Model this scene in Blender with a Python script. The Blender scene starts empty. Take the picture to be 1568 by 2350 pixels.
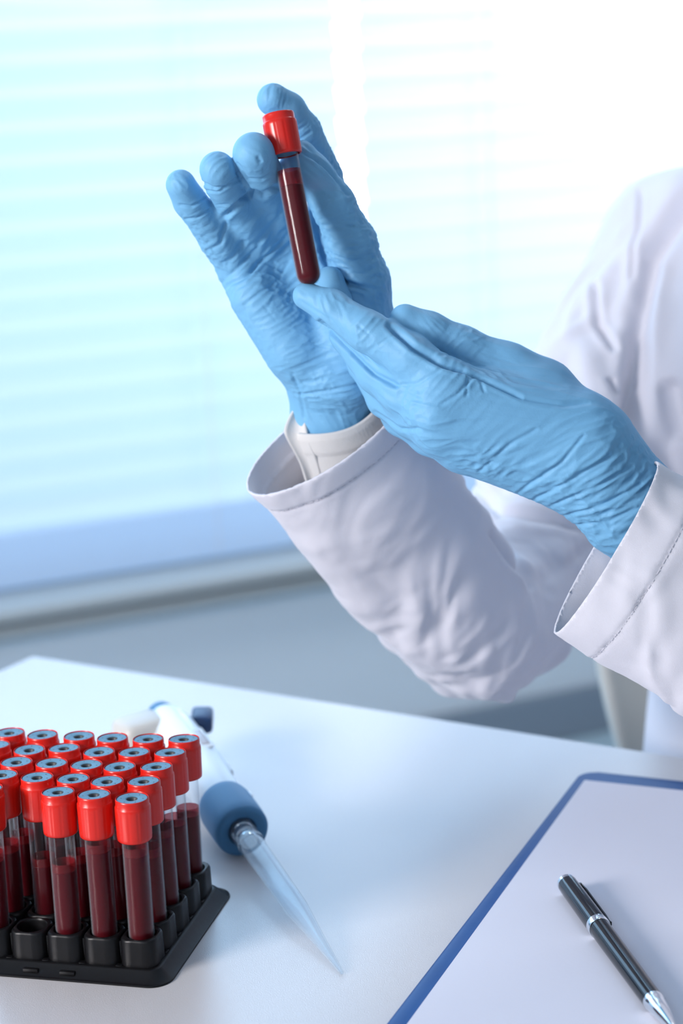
import bpy, bmesh, math, random
import numpy as np
from mathutils import Vector, Matrix

random.seed(7); np.random.seed(7)
SC = bpy.context.scene
COL = SC.collection

# ------------------------------------------------------------------ camera
FPX = 4415.6; CX, CY = 784.0, 1175.0
PITCH, ROLL = 0.2418, -0.0460
TABLE_Z = 0.72
CAM = np.array([0.0, 0.0, TABLE_Z + 0.458])
_f = np.array([0, math.cos(PITCH), -math.sin(PITCH)])
_r = np.array([1.0, 0, 0]); _u = np.cross(_r, _f)
cr, sr = math.cos(ROLL), math.sin(ROLL)
RGT = cr * _r + sr * _u; UPV = -sr * _r + cr * _u; FWD = _f
cam_data = bpy.data.cameras.new('camera')
cam = bpy.data.objects.new('camera', cam_data); COL.objects.link(cam)
cam_data.sensor_fit = 'VERTICAL'; cam_data.sensor_height = 36.0; cam_data.sensor_width = 24.0
cam_data.lens = FPX / 2350 * 36.0
cam_data.clip_start = 0.02; cam_data.clip_end = 100
cam_data.dof.use_dof = True
cam_data.dof.focus_distance = 0.985
cam_data.dof.aperture_fstop = 6.0
M = Matrix(((RGT[0], UPV[0], -FWD[0], CAM[0]), (RGT[1], UPV[1], -FWD[1], CAM[1]),
            (RGT[2], UPV[2], -FWD[2], CAM[2]), (0, 0, 0, 1)))
cam.matrix_world = M
SC.camera = cam

# ------------------------------------------------------------------ world, lights, exposure
SC.view_settings.view_transform = 'Standard'
SC.view_settings.look = 'None'
SC.view_settings.gamma = 1.0
SC.cycles.transparent_max_bounces = 32
SC.view_settings.exposure = 0.30
SC.view_settings.use_curve_mapping = False
world = bpy.data.worlds.new('sky'); SC.world = world; world.use_nodes = True
wn = world.node_tree.nodes; wl = world.node_tree.links
for n in list(wn): wn.remove(n)
wo = wn.new('ShaderNodeOutputWorld'); wb = wn.new('ShaderNodeBackground')
tc = wn.new('ShaderNodeTexCoord'); dp = wn.new('ShaderNodeVectorMath'); dp.operation = 'DOT_PRODUCT'
SUN_DIR = FWD + RGT * (1150 - CX) / FPX - UPV * (120 - CY) / FPX
SUN_DIR = SUN_DIR / np.linalg.norm(SUN_DIR)
dp.inputs[1].default_value = tuple(SUN_DIR)
rp = wn.new('ShaderNodeValToRGB')
rp.color_ramp.elements[0].position = 0.0; rp.color_ramp.elements[0].color = (0.48, 0.70, 1.0, 1)
rp.color_ramp.elements[1].position = 1.0; rp.color_ramp.elements[1].color = (1.0, 1.0, 1.0, 1)
mr = wn.new('ShaderNodeMapRange'); mr.inputs['From Min'].default_value = 0.93; mr.inputs['From Max'].default_value = 1.0
mr.interpolation_type = 'SMOOTHSTEP'
mr2 = wn.new('ShaderNodeMapRange'); mr2.inputs['From Min'].default_value = 0.93; mr2.inputs['From Max'].default_value = 1.0
mr2.inputs['To Min'].default_value = 1.15; mr2.inputs['To Max'].default_value = 5.0
wl.new(tc.outputs['Generated'], dp.inputs[0])
wl.new(dp.outputs['Value'], mr.inputs['Value']); wl.new(mr.outputs['Result'], rp.inputs['Fac'])
wl.new(dp.outputs['Value'], mr2.inputs['Value'])
wl.new(rp.outputs['Color'], wb.inputs['Color']); wl.new(mr2.outputs['Result'], wb.inputs['Strength'])
wl.new(wb.outputs['Background'], wo.inputs['Surface'])

def area(name, loc, target, size, power, color):
    l = bpy.data.lights.new(name, 'AREA'); l.shape = 'RECTANGLE'; l.size = size[0]; l.size_y = size[1]
    l.energy = power; l.color = color
    o = bpy.data.objects.new(name, l); COL.objects.link(o)
    o.location = loc
    d = Vector(target) - Vector(loc)
    o.rotation_euler = d.to_track_quat('-Z', 'Y').to_euler()
    return o
area('key_softbox', (-1.40, 0.10, 1.40), (0.05, 1.0, 0.9), (0.5, 0.5), 27.0, (1.0, 0.95, 0.95))
area('added_front_fill', (-0.45, -1.2, 2.1), (0.1, 1.1, 0.85), (1.6, 1.2), 4.0, (0.95, 0.96, 1.0))  # unseen fill added behind the camera to lift the front
area('added_blue_fill', (-0.75, 2.25, 1.75), (0.0, 1.0, 0.8), (1.6, 1.2), 14.0, (0.42, 0.70, 1.0))  # added lamp hanging inside the room, lends bluish window-like light to the table

area('added_blind_backlight', (0.45, 4.05, 1.30), (0.22, 3.0, 1.00), (0.8, 0.9), 23.0, (0.92, 0.97, 1.0))  # unseen lamp added outside, makes the bright spot on the blinds
area('added_wall_fill', (0.75, 2.1, 2.5), (0.55, 2.9, 0.4), (1.0, 0.5), 12.0, (0.90, 0.95, 1.0))  # added light without a fixture, brightens the wall below the window

# ------------------------------------------------------------------ helpers
def at(px, py, d):
    """point seen at photo pixel (px, py), d metres in front of the lens"""
    return CAM + d * (FWD + RGT * ((px - CX) / FPX) - UPV * ((py - CY) / FPX))
def on_z(px, py, z):
    r = FWD + RGT * ((px - CX) / FPX) - UPV * ((py - CY) / FPX)
    return CAM + r * ((z - CAM[2]) / r[2])
def project(P):
    d = (P - CAM) @ FWD
    return CX + FPX * ((P - CAM) @ RGT) / d, CY - FPX * ((P - CAM) @ UPV) / d

def mat(name, color, rough=0.5, metallic=0.0, spec=0.5, sheen=0.0, coat=0.0, bump=None, noise=None, trans=0.0, sss=0.0, ior=1.5):
    m = bpy.data.materials.new(name); m.use_nodes = True
    nt = m.node_tree; b = nt.nodes['Principled BSDF']
    b.inputs['Base Color'].default_value = (*color, 1); b.inputs['Roughness'].default_value = rough
    b.inputs['Metallic'].default_value = metallic; b.inputs['Specular IOR Level'].default_value = spec
    b.inputs['IOR'].default_value = ior
    if coat: b.inputs['Coat Weight'].default_value = coat; b.inputs['Coat Roughness'].default_value = 0.05
    if sheen: b.inputs['Sheen Weight'].default_value = sheen
    if trans: b.inputs['Transmission Weight'].default_value = trans
    if sss:
        b.inputs['Subsurface Weight'].default_value = sss; b.inputs['Subsurface Radius'].default_value = (0.6, 0.8, 1.0)
        b.inputs['Subsurface Scale'].default_value = 0.004
    tcn = nt.nodes.new('ShaderNodeTexCoord')
    if bump:
        sc_, st_ = bump
        nz = nt.nodes.new('ShaderNodeTexNoise'); nz.inputs['Scale'].default_value = sc_; nz.inputs['Detail'].default_value = 4
        bp = nt.nodes.new('ShaderNodeBump'); bp.inputs['Strength'].default_value = st_; bp.inputs['Distance'].default_value = 0.001
        nt.links.new(tcn.outputs['Object'], nz.inputs['Vector']); nt.links.new(nz.outputs['Fac'], bp.inputs['Height'])
        nt.links.new(bp.outputs['Normal'], b.inputs['Normal'])
    if noise:
        sc_, c2 = noise
        nz = nt.nodes.new('ShaderNodeTexNoise'); nz.inputs['Scale'].default_value = sc_; nz.inputs['Detail'].default_value = 5
        mx = nt.nodes.new('ShaderNodeMix'); mx.data_type = 'RGBA'
        mx.inputs[6].default_value = (*color, 1); mx.inputs[7].default_value = (*c2, 1)
        nt.links.new(tcn.outputs['Object'], nz.inputs['Vector']); nt.links.new(nz.outputs['Fac'], mx.inputs[0])
        nt.links.new(mx.outputs[2], b.inputs['Base Color'])
    return m

def clear_mat(name, tint=(0.96, 0.97, 0.98), edge=(0.75, 0.8, 0.85), haze=0.002, rough=0.09, ior=1.45):
    """clear moulded plastic: see-through face, shiny skin, denser where seen edge-on"""
    m = bpy.data.materials.new(name); m.use_nodes = True; nt = m.node_tree
    for n in list(nt.nodes): nt.nodes.remove(n)
    out = nt.nodes.new('ShaderNodeOutputMaterial'); tr = nt.nodes.new('ShaderNodeBsdfTransparent')
    gl = nt.nodes.new('ShaderNodeBsdfGlossy'); df = nt.nodes.new('ShaderNodeBsdfPrincipled')
    tr.inputs['Color'].default_value = (*tint, 1); gl.inputs['Roughness'].default_value = rough
    df.inputs['Base Color'].default_value = (*edge, 1); df.inputs['Roughness'].default_value = 0.2
    lw = nt.nodes.new('ShaderNodeLayerWeight'); lw.inputs['Blend'].default_value = 0.5
    pw = nt.nodes.new('ShaderNodeMath'); pw.operation = 'POWER'; pw.inputs[1].default_value = 4.0
    ad = nt.nodes.new('ShaderNodeMath'); ad.operation = 'MULTIPLY_ADD'; ad.inputs[1].default_value = 0.4; ad.inputs[2].default_value = haze
    nt.links.new(lw.outputs['Facing'], pw.inputs[0]); nt.links.new(pw.outputs[0], ad.inputs[0])
    m1 = nt.nodes.new('ShaderNodeMixShader'); m2 = nt.nodes.new('ShaderNodeMixShader')
    nt.links.new(ad.outputs[0], m1.inputs[0]); nt.links.new(tr.outputs[0], m1.inputs[1]); nt.links.new(df.outputs[0], m1.inputs[2])
    fr = nt.nodes.new('ShaderNodeMath'); fr.operation = 'MULTIPLY_ADD'; fr.inputs[1].default_value = 0.45; fr.inputs[2].default_value = 0.010
    nt.links.new(pw.outputs[0], fr.inputs[0]); nt.links.new(fr.outputs[0], m2.inputs[0]); nt.links.new(m1.outputs[0], m2.inputs[1]); nt.links.new(gl.outputs[0], m2.inputs[2])
    nt.links.new(m2.outputs[0], out.inputs['Surface'])
    return m

def link_mesh(name, me, m=None, parent=None, smooth=True):
    o = bpy.data.objects.new(name, me); COL.objects.link(o)
    if m is not None:
        for mm in (m if isinstance(m, (list, tuple)) else [m]): me.materials.append(mm)
    if smooth:
        me.polygons.foreach_set('use_smooth', [True] * len(me.polygons))
    if parent is not None:
        o.parent = parent
    return o
def from_bm(name, bm, m=None, parent=None, smooth=True, sharp=None):
    me = bpy.data.meshes.new(name)
    bmesh.ops.recalc_face_normals(bm, faces=bm.faces[:])
    bm.to_mesh(me); bm.free()
    o = link_mesh(name, me, m, parent, smooth)
    if sharp is not None:
        me.set_sharp_from_angle(angle=math.radians(sharp))
    return o
def thing(name, label, cat, loc=(0, 0, 0), rot=None, group=None):
    o = bpy.data.objects.new(name, None); COL.objects.link(o); o.empty_display_size = 0.02
    o.location = loc
    if rot is not None: o.rotation_euler = rot
    o['label'] = label; o['category'] = cat
    if group: o['group'] = group
    return o
def struct(o): o['kind'] = 'structure'; return o

def add_box(bm, c, s, R=None, bevel=0.0, seg=2):
    r = bmesh.ops.create_cube(bm, size=1.0)
    vs = r['verts']
    for v in vs: v.co = Vector((v.co.x * s[0], v.co.y * s[1], v.co.z * s[2]))
    if bevel > 0:
        es = list({e for v in vs for e in v.link_edges})
        r2 = bmesh.ops.bevel(bm, geom=es, offset=bevel, segments=seg, profile=0.5, affect='EDGES')
        vs = list({v for f in r2['faces'] for v in f.verts} | {v for v in vs if v.is_valid})
    for v in vs:
        co = v.co.copy()
        if R is not None: co = R @ co
        v.co = co + Vector(c)
def add_lathe(bm, prof, n=32, T=None, rmod=None, cap_ends=False, mi=0):
    """prof: list of (r, z). T: Matrix. rmod(theta, r, z) -> r"""
    rings = []
    for r, z in prof:
        if r < 1e-7:
            v = bm.verts.new((0, 0, z)); rings.append([v])
        else:
            ring = []
            for k in range(n):
                th = 2 * math.pi * k / n
                rr = rmod(th, r, z) if rmod else r
                ring.append(bm.verts.new((rr * math.cos(th), rr * math.sin(th), z)))
            rings.append(ring)
    for a, b in zip(rings[:-1], rings[1:]):
        for k in range(n):
            k2 = (k + 1) % n
            try:
                if len(a) == 1 and len(b) == 1: continue
                if len(a) == 1: f = bm.faces.new((a[0], b[k2], b[k]))
                elif len(b) == 1: f = bm.faces.new((a[k], a[k2], b[0]))
                else: f = bm.faces.new((a[k], a[k2], b[k2], b[k]))
                f.material_index = mi
            except ValueError: pass
    if T is not None:
        for ring in rings:
            for v in ring: v.co = T @ v.co
def poly_prism(bm, pts, z0, z1, bevel=0.0, seg=2):
    """pts CCW list of (x,y)"""
    a = [bm.verts.new((x, y, z0)) for x, y in pts]; b = [bm.verts.new((x, y, z1)) for x, y in pts]
    n = len(pts)
    bm.faces.new(a[::-1]); top = bm.faces.new(b)
    for k in range(n): bm.faces.new((a[k], a[(k + 1) % n], b[(k + 1) % n], b[k]))
    if bevel > 0:
        bmesh.ops.bevel(bm, geom=list(top.edges), offset=bevel, segments=seg, profile=0.5, affect='EDGES')

# ---- noise (value noise, numpy)
_T = np.random.RandomState(3).rand(64, 64, 64) * 2 - 1
def noise(q):
    i = np.floor(q).astype(int); f = q - i; f = f * f * f * (f * (f * 6 - 15) + 10)
    i0 = i & 63; i1 = (i + 1) & 63
    x0, y0, z0 = i0[:, 0], i0[:, 1], i0[:, 2]; x1, y1, z1 = i1[:, 0], i1[:, 1], i1[:, 2]
    fx, fy, fz = f[:, 0], f[:, 1], f[:, 2]
    c00 = _T[x0, y0, z0] * (1 - fx) + _T[x1, y0, z0] * fx; c10 = _T[x0, y1, z0] * (1 - fx) + _T[x1, y1, z0] * fx
    c01 = _T[x0, y0, z1] * (1 - fx) + _T[x1, y0, z1] * fx; c11 = _T[x0, y1, z1] * (1 - fx) + _T[x1, y1, z1] * fx
    return (c00 * (1 - fy) + c10 * fy) * (1 - fz) + (c01 * (1 - fy) + c11 * fy) * fz
def unit(v): v = np.asarray(v, float); return v / (np.linalg.norm(v) + 1e-12)

# ---- signed-distance body modelling
class Field:
    def __init__(s, lo, hi, h):
        s.lo = np.array(lo); s.h = h
        s.n = np.ceil((np.array(hi) - s.lo) / h).astype(int) + 1
        s.ax = [(s.lo[k] + h * np.arange(s.n[k])).astype(np.float32) for k in range(3)]
        s.F = np.full(s.n, 0.05, np.float32)
    def sub(s, lo, hi):
        a = np.clip(np.floor((np.array(lo) - s.lo) / s.h).astype(int), 0, s.n)
        b = np.clip(np.ceil((np.array(hi) - s.lo) / s.h).astype(int) + 1, 0, s.n)
        sl = tuple(slice(a[k], b[k]) for k in range(3))
        return sl, np.meshgrid(*[s.ax[k][sl[k]] for k in range(3)], indexing='ij')
    def seg(s, A, B, ra, rb, e1=None, ea=1.0, eb=None, k=0.003, F=None, pad=None):
        """tapered limb A->B of radii ra, rb; flattened: radius along e1 is r*ea (at B: r*eb)"""
        F = s.F if F is None else F
        A = np.asarray(A, float); B = np.asarray(B, float)
        eb = ea if eb is None else eb
        R = max(ra * max(1, ea), rb * max(1, eb)) + (pad if pad else 2.5 * k + 2 * s.h)
        sl, (X, Y, Z) = s.sub(np.minimum(A, B) - R, np.maximum(A, B) + R)
        if X.size == 0: return
        L = np.linalg.norm(B - A); d = (B - A) / max(L, 1e-9)
        x = X - A[0]; y = Y - A[1]; z = Z - A[2]
        w = x * d[0] + y * d[1] + z * d[2]
        t = np.clip(w / max(L, 1e-9), 0, 1); over = w - t * L
        r = ra + (rb - ra) * t
        if e1 is None:
            rad2 = np.maximum(x * x + y * y + z * z - w * w, 0) + over * over
            D = np.sqrt(rad2) - r
        else:
            e = np.asarray(e1, float); e = unit(e - d * (e @ d)); e2 = np.cross(d, e)
            u = x * e[0] + y * e[1] + z * e[2]; v = x * e2[0] + y * e2[1] + z * e2[2]
            E = ea + (eb - ea) * t
            nrm = np.sqrt((u / E) ** 2 + v * v + over * over)
            g = np.sqrt((u / (E * E)) ** 2 + v * v + over * over) / np.maximum(nrm, 1e-9)
            D = (nrm - r) / np.maximum(g, 0.35)
        f = F[sl]
        if k > 0:
            hh = np.clip(0.5 + 0.5 * (f - D) / k, 0, 1)
            F[sl] = f * (1 - hh) + D * hh - k * hh * (1 - hh)
        else: F[sl] = np.minimum(f, D)
    def chain(s, P, R, k=0.002, kj=0.006, ea=1.0, e1=None):
        """a digit as its own field, then joined with blend kj"""
        tmp = np.full_like(s.F, 0.05)
        for i in range(len(P) - 1): s.seg(P[i], P[i + 1], R[i], R[i + 1], e1, ea, k=k, F=tmp, pad=0.014)
        f = s.F
        hh = np.clip(0.5 + 0.5 * (f - tmp) / kj, 0, 1)
        s.F = f * (1 - hh) + tmp * hh - kj * hh * (1 - hh)
    def mesh(s):
        F = s.F; n = s.n
        ins = F < 0
        # cells
        c = [ins[i:n[0] - 1 + i, j:n[1] - 1 + j, k:n[2] - 1 + k] for i in (0, 1) for j in (0, 1) for k in (0, 1)]
        cnt = sum(x.astype(np.int8) for x in c)
        act = (cnt > 0) & (cnt < 8)
        idx = -np.ones(act.shape, np.int64); ii = np.argwhere(act); idx[act] = np.arange(len(ii))
        acc = np.zeros((len(ii), 3)); num = np.zeros(len(ii))
        co = [(0, 0, 0), (0, 0, 1), (0, 1, 0), (0, 1, 1), (1, 0, 0), (1, 0, 1), (1, 1, 0), (1, 1, 1)]
        vals = [F[ii[:, 0] + a, ii[:, 1] + b, ii[:, 2] + c_] for a, b, c_ in co]
        for p in range(8):
            for q in range(p + 1, 8):
                dlt = np.array(co[q]) - np.array(co[p])
                if np.abs(dlt).sum() != 1: continue
                a, b = vals[p], vals[q]; m = (a < 0) != (b < 0)
                t = np.where(m, a / np.where(m, a - b, 1), 0)
                acc += np.where(m[:, None], np.array(co[p])[None] + t[:, None] * dlt[None], 0); num += m
        V = s.lo + s.h * (ii + acc / num[:, None])
        quads = []
        for ax in range(3):
            o1, o2 = [(1, 2), (2, 0), (0, 1)][ax]
            a = [slice(None)] * 3; b = [slice(None)] * 3
            a[ax] = slice(0, -1); b[ax] = slice(1, None)
            ch = ins[tuple(a)] != ins[tuple(b)]
            e = np.argwhere(ch)
            e = e[(e[:, o1] > 0) & (e[:, o2] > 0) & (e[:, o1] < n[o1] - 1) & (e[:, o2] < n[o2] - 1)]
            s_in = ins[e[:, 0], e[:, 1], e[:, 2]]
            def cell(d1, d2):
                q = e.copy(); q[:, o1] -= d1; q[:, o2] -= d2
                return idx[q[:, 0], q[:, 1], q[:, 2]]
            qd = np.stack([cell(1, 1), cell(0, 1), cell(0, 0), cell(1, 0)], 1)
            qd[~s_in] = qd[~s_in][:, ::-1]
            quads.append(qd)
        Q = np.concatenate(quads); Q = Q[(Q >= 0).all(1)]
        return V, Q
def normals(V, Q):
    n = np.cross(V[Q[:, 2]] - V[Q[:, 0]], V[Q[:, 3]] - V[Q[:, 1]])
    N = np.zeros_like(V)
    for k in range(4): np.add.at(N, Q[:, k], n)
    return N / (np.linalg.norm(N, axis=1, keepdims=True) + 1e-12)
def relax(V, Q, it=2, lam=0.5):
    E = np.concatenate([Q[:, [0, 1]], Q[:, [1, 2]], Q[:, [2, 3]], Q[:, [3, 0]]])
    deg = np.bincount(E[:, 0], minlength=len(V)) + np.bincount(E[:, 1], minlength=len(V))
    for _ in range(it):
        S = np.zeros_like(V)
        for c in range(3):
            S[:, c] = np.bincount(E[:, 0], V[E[:, 1], c], len(V)) + np.bincount(E[:, 1], V[E[:, 0], c], len(V))
        V = V + lam * (S / np.maximum(deg, 1)[:, None] - V)
    return V
def np_mesh(name, V, Q):
    me = bpy.data.meshes.new(name)
    me.vertices.add(len(V)); me.vertices.foreach_set('co', V.astype(np.float32).ravel())
    me.loops.add(Q.size); me.loops.foreach_set('vertex_index', Q.astype(np.int32).ravel())
    me.polygons.add(len(Q)); me.polygons.foreach_set('loop_start', np.arange(0, Q.size, Q.shape[1], dtype=np.int32))
    me.update(calc_edges=True); me.validate()
    return me
def wrinkle(V, N, fields, creases=(), soft=False, gain=1.0):
    """fields: (center, radius, direction along the creases, wavelength, length, amplitude[, seed])"""
    H = np.zeros(len(V))
    for i, fl in enumerate(fields):
        c, rad, d, l1, l2, amp = fl[:6]; l2 = l2 * (1.0 if soft else 1.9)
        d = unit(d)
        D2 = ((V - c) ** 2).sum(1) / rad ** 2
        m = D2 < 6
        if not m.any(): continue
        P = V[m] - c
        wv = np.stack([noise(P / (l2 * 0.6) + 11.3 + 7 * i), noise(P / (l2 * 0.6) + 31.7 + 5 * i), noise(P / (l2 * .6) + 3.1 + i)], 1)
        P = P + wv * l1 * 0.95
        al = P @ d; perp = P - al[:, None] * d
        q = perp / l1 + (al / l2)[:, None] * d + 17.0 * i + 5.5
        v = noise(q)
        if soft:
            H[m] += amp * (v + 0.35 * noise(q * 2.1 + 3.3)) * 1.3 * np.exp(-D2[m]); continue
        rg = 1 - np.abs(v) * 2.2
        q2 = perp / (l1 * 0.55) + (al / (l2 * 0.7))[:, None] * d + 9.0 * i + 1.5
        rg = 0.8 * np.clip(rg, -1, 1) + 0.2 * np.clip(1 - np.abs(noise(q2)) * 2.2, -1, 1)
        H[m] += gain * amp * rg * np.exp(-D2[m])
    if creases:
        px, py = project(V)
        fc = (N @ FWD) < 0.15
        for pts, wdt, amp in creases:
            pts = np.array(pts, float); best = np.full(len(V), 1e9)
            for a, b in zip(pts[:-1], pts[1:]):
                ab = b - a; t = np.clip(((px - a[0]) * ab[0] + (py - a[1]) * ab[1]) / (ab @ ab), 0, 1)
                best = np.minimum(best, np.hypot(px - a[0] - t * ab[0], py - a[1] - t * ab[1]))
            tot = (pts[-1] - pts[0])
            tt = ((px - pts[0][0]) * tot[0] + (py - pts[0][1]) * tot[1]) / (tot @ tot)
            fade = np.clip(np.minimum(tt + .12, 1.12 - tt) * 5, 0, 1)
            g = np.exp(-(best / wdt) ** 2) - 0.22 * np.exp(-((best - wdt * 1.9) / wdt) ** 2)
            H += np.where(fc, -amp * g * fade, 0)
    return V + N * H[:, None]

# ------------------------------------------------------------------ the room
WY = 0.408
WA = np.array([math.cos(WY), math.sin(WY), 0.0]); WI = np.array([math.sin(WY), -math.cos(WY), 0.0])  # along wall, into room
W0 = np.array([0.0, 3.0, 0.0])
def wp(u, v, z): return W0 + WA * u + WI * v + np.array([0, 0, z])
WM = Matrix(((WA[0], WI[0], 0, W0[0]), (WA[1], WI[1], 0, W0[1]), (0, 0, 1, 0), (0, 0, 0, 1)))
def on_wall(px, py, v=0.0):
    r = FWD + RGT * ((px - CX) / FPX) - UPV * ((py - CY) / FPX)
    P = W0 + WI * v; s_ = ((P - CAM) @ WI) / (r @ WI); Q = CAM + r * s_
    return (Q - W0) @ WA, Q[2]
def wbox(bm, u0, u1, v0, v1, z0, z1, bevel=0.0):
    bm2 = bmesh.new(); add_box(bm2, ((u0 + u1) / 2, (v0 + v1) / 2, (z0 + z1) / 2), (u1 - u0, v1 - v0, z1 - z0), bevel=bevel)
    for v in bm2.verts: v.co = WM @ v.co
    me = bpy.data.meshes.new('t'); bm2.to_mesh(me); bm2.free(); bm.from_mesh(me); bpy.data.meshes.remove(me)
def wobj(name, boxes, m, parent=None, bevel=0.0):
    bm = bmesh.new()
    for b in boxes: wbox(bm, *b, bevel=bevel)
    return from_bm(name, bm, m, parent, smooth=False)

M_wall = mat('grey_blue_wall_paint', (0.68, 0.75, 0.81), 0.7, bump=(180, 0.15), noise=(3, (0.66, 0.73, 0.79)))
M_wall2 = mat('white_wall_paint', (0.66, 0.68, 0.70), 0.8, bump=(180, 0.1))
M_floor = mat('grey_vinyl_floor', (0.42, 0.54, 0.60), 0.35, noise=(40, (0.38, 0.50, 0.57)))
M_frame = mat('grey_window_frame', (0.5, 0.6, 0.7), 0.4)
M_sill = mat('pale_sill', (0.44, 0.46, 0.46), 0.5)
M_base = mat('blue_grey_baseboard', (0.22, 0.27, 0.33), 0.5)
U0, U1, V1, ZC = -2.95, 2.6, 4.9, 2.6
zrail = on_wall(400, 1285)[1]
zf0 = on_wall(400, 1318, 0.02)[1]; zs_top = on_wall(400, 1330, 0.09)[1]
WU0, WU1, WZ0, WZ1 = -2.3, 2.2, zf0 + 0.01, 2.25
o = struct(wobj('wall_back', [(U0, WU0, -0.22, 0.05, 0, ZC), (WU1, U1, -0.22, 0.05, 0, ZC), (WU0, WU1, -0.22, 0.05, 0, WZ0), (WU0, WU1, -0.22, 0.05, WZ1, ZC)], M_wall))
struct(wobj('wall_left', [(U0 - 0.1, U0, -0.22, V1, 0, ZC)], M_wall2))
struct(wobj('wall_right', [(U1, U1 + 0.1, -0.22, V1, 0, ZC)], M_wall2))
struct(wobj('wall_front', [(U0 - 0.1, U1 + 0.1, V1, V1 + 0.1, 0, ZC)], M_wall2))
struct(wobj('floor', [(U0 - 0.1, U1 + 0.1, -0.22, V1 + 0.1, -0.1, 0)], M_floor))
struct(wobj('ceiling', [(U0 - 0.1, U1 + 0.1, -0.22, V1 + 0.1, ZC, ZC + 0.1)], M_wall2))
struct(wobj('baseboard_back', [(U0, U1, 0.05, 0.068, 0, 0.085)], M_base, bevel=0.004))
win = struct(wobj('window_1', [(WU0, WU0 + 0.06, -0.16, -0.10, WZ0, WZ1), (WU1 - 0.06, WU1, -0.16, -0.10, WZ0, WZ1),
             (WU0 + 0.06, WU1 - 0.06, -0.16, -0.10, WZ1 - 0.06, WZ1), (WU0 + 0.06, WU1 - 0.06, -0.16, -0.10, WZ0, WZ0 + 0.05)], M_frame, bevel=0.004))
wobj('window_pane', [(WU0 + 0.06, WU1 - 0.06, -0.132, -0.128, WZ0 + 0.05, WZ1 - 0.06)], clear_mat('window_glass', (0.97, 0.99, 1.0), haze=0.0), win)
# sill with a rounded nosing, a trim ledge below it
struct(wobj('trim_1', [(WU0 - 0.1, WU1 + 0.1, -0.10, 0.115, zs_top - 0.02, zs_top)], M_sill, bevel=0.006))
zl = on_wall(400, 1393, 0.09)[1]
struct(wobj('trim_2', [(WU0 - 0.1, WU1 + 0.1, 0.05, 0.09, zl - 0.012, zl + 0.012)], M_sill, bevel=0.008))

# blinds: curved slats on cords
def slat_mat():
    m = bpy.data.materials.new('white_blind_slat'); m.use_nodes = True; nt = m.node_tree
    for n in list(nt.nodes): nt.nodes.remove(n)
    out = nt.nodes.new('ShaderNodeOutputMaterial'); d = nt.nodes.new('ShaderNodeBsdfPrincipled'); t = nt.nodes.new('ShaderNodeBsdfTranslucent')
    d.inputs['Base Color'].default_value = (0.80, 0.86, 0.92, 1); d.inputs['Roughness'].default_value = 0.4
    t.inputs['Color'].default_value = (0.68, 0.83, 0.98, 1)
    mx = nt.nodes.new('ShaderNodeMixShader'); mx.inputs[0].default_value = 0.50
    nt.links.new(d.outputs[0], mx.inputs[1]); nt.links.new(t.outputs[0], mx.inputs[2]); nt.links.new(mx.outputs[0], out.inputs['Surface'])
    return m
M_slat = slat_mat()
zA = on_wall(0, 8)[1]; zB = on_wall(0, 1210)[1]; PT = (zA - zB) / 16
ug = (on_wall(781, 200)[0], on_wall(829, 330)[0])
SLAT_W, SLAT_TILT = 0.060, math.radians(67)
def slat_mesh(L):
    bm = bmesh.new(); n = 6; rows = []
    for k in range(n + 1):
        s_ = (k / n - 0.5) * SLAT_W; bow = 0.004 * (1 - (2 * s_ / SLAT_W) ** 2)
        v = s_ * math.cos(SLAT_TILT) - bow * math.sin(SLAT_TILT); z = -s_ * math.sin(SLAT_TILT) - bow * math.cos(SLAT_TILT) + 0.004
        rows.append([bm.verts.new(WM.to_3x3() @ Vector((u, v, z))) for u in (-L / 2, L / 2)])
    for a, b in zip(rows[:-1], rows[1:]): bm.faces.new((a[0], a[1], b[1], b[0]))
    me = bpy.data.meshes.new('slat'); bmesh.ops.recalc_face_normals(bm, faces=bm.faces[:]); bm.to_mesh(me); bm.free()
    me.materials.append(M_slat); me.polygons.foreach_set('use_smooth', [True] * len(me.polygons)); return me
M_rail = slat_mat(); M_cord = mat('blind_cord', (0.8, 0.82, 0.85), 0.8)
def blind(u0, u1, label):
    t = thing('venetian_blind', label, 'blind', tuple(wp((u0 + u1) / 2, 0, 0)), group='venetian blinds over the window')
    inv = Matrix.Translation(t.location).inverted()
    L = u1 - u0; me = slat_mesh(L)
    def part(name, boxes, m, bevel=0.0):
        o = wobj(name, boxes, m, t, bevel); o.data.transform(inv); return o
    zt = WZ1 - 0.03
    z = zB + PT * 0.5; first = True
    while z < zt - 0.05:
        o = bpy.data.objects.new('slat', me); COL.objects.link(o); o.parent = t
        o.location = (0, 0, z); z += PT
    part('headrail', [(u0, u1, -0.03, 0.03, zt - 0.03, zt + 0.012)], M_rail, 0.003)
    part('bottom_rail', [(u0, u1, -0.026, 0.026, zrail, zB - PT * 0.1)], M_rail, 0.006)
    for f in (0.12, 0.5, 0.88):
        uc = u0 + L * f
        part('ladder_cord', [(uc - 0.001, uc + 0.001, 0.027, 0.029, zrail + 0.01, zt), (uc - 0.001, uc + 0.001, -0.029, -0.027, zrail + 0.01, zt)], M_cord)
    return t
blind(ug[0] - 2.1, ug[0], 'white horizontal slat blind filling the window left of the raised gloved hand')
blind(ug[1], ug[1] + 1.75, 'overexposed horizontal slat blind behind the shoulder of the person in the coat')

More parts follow.
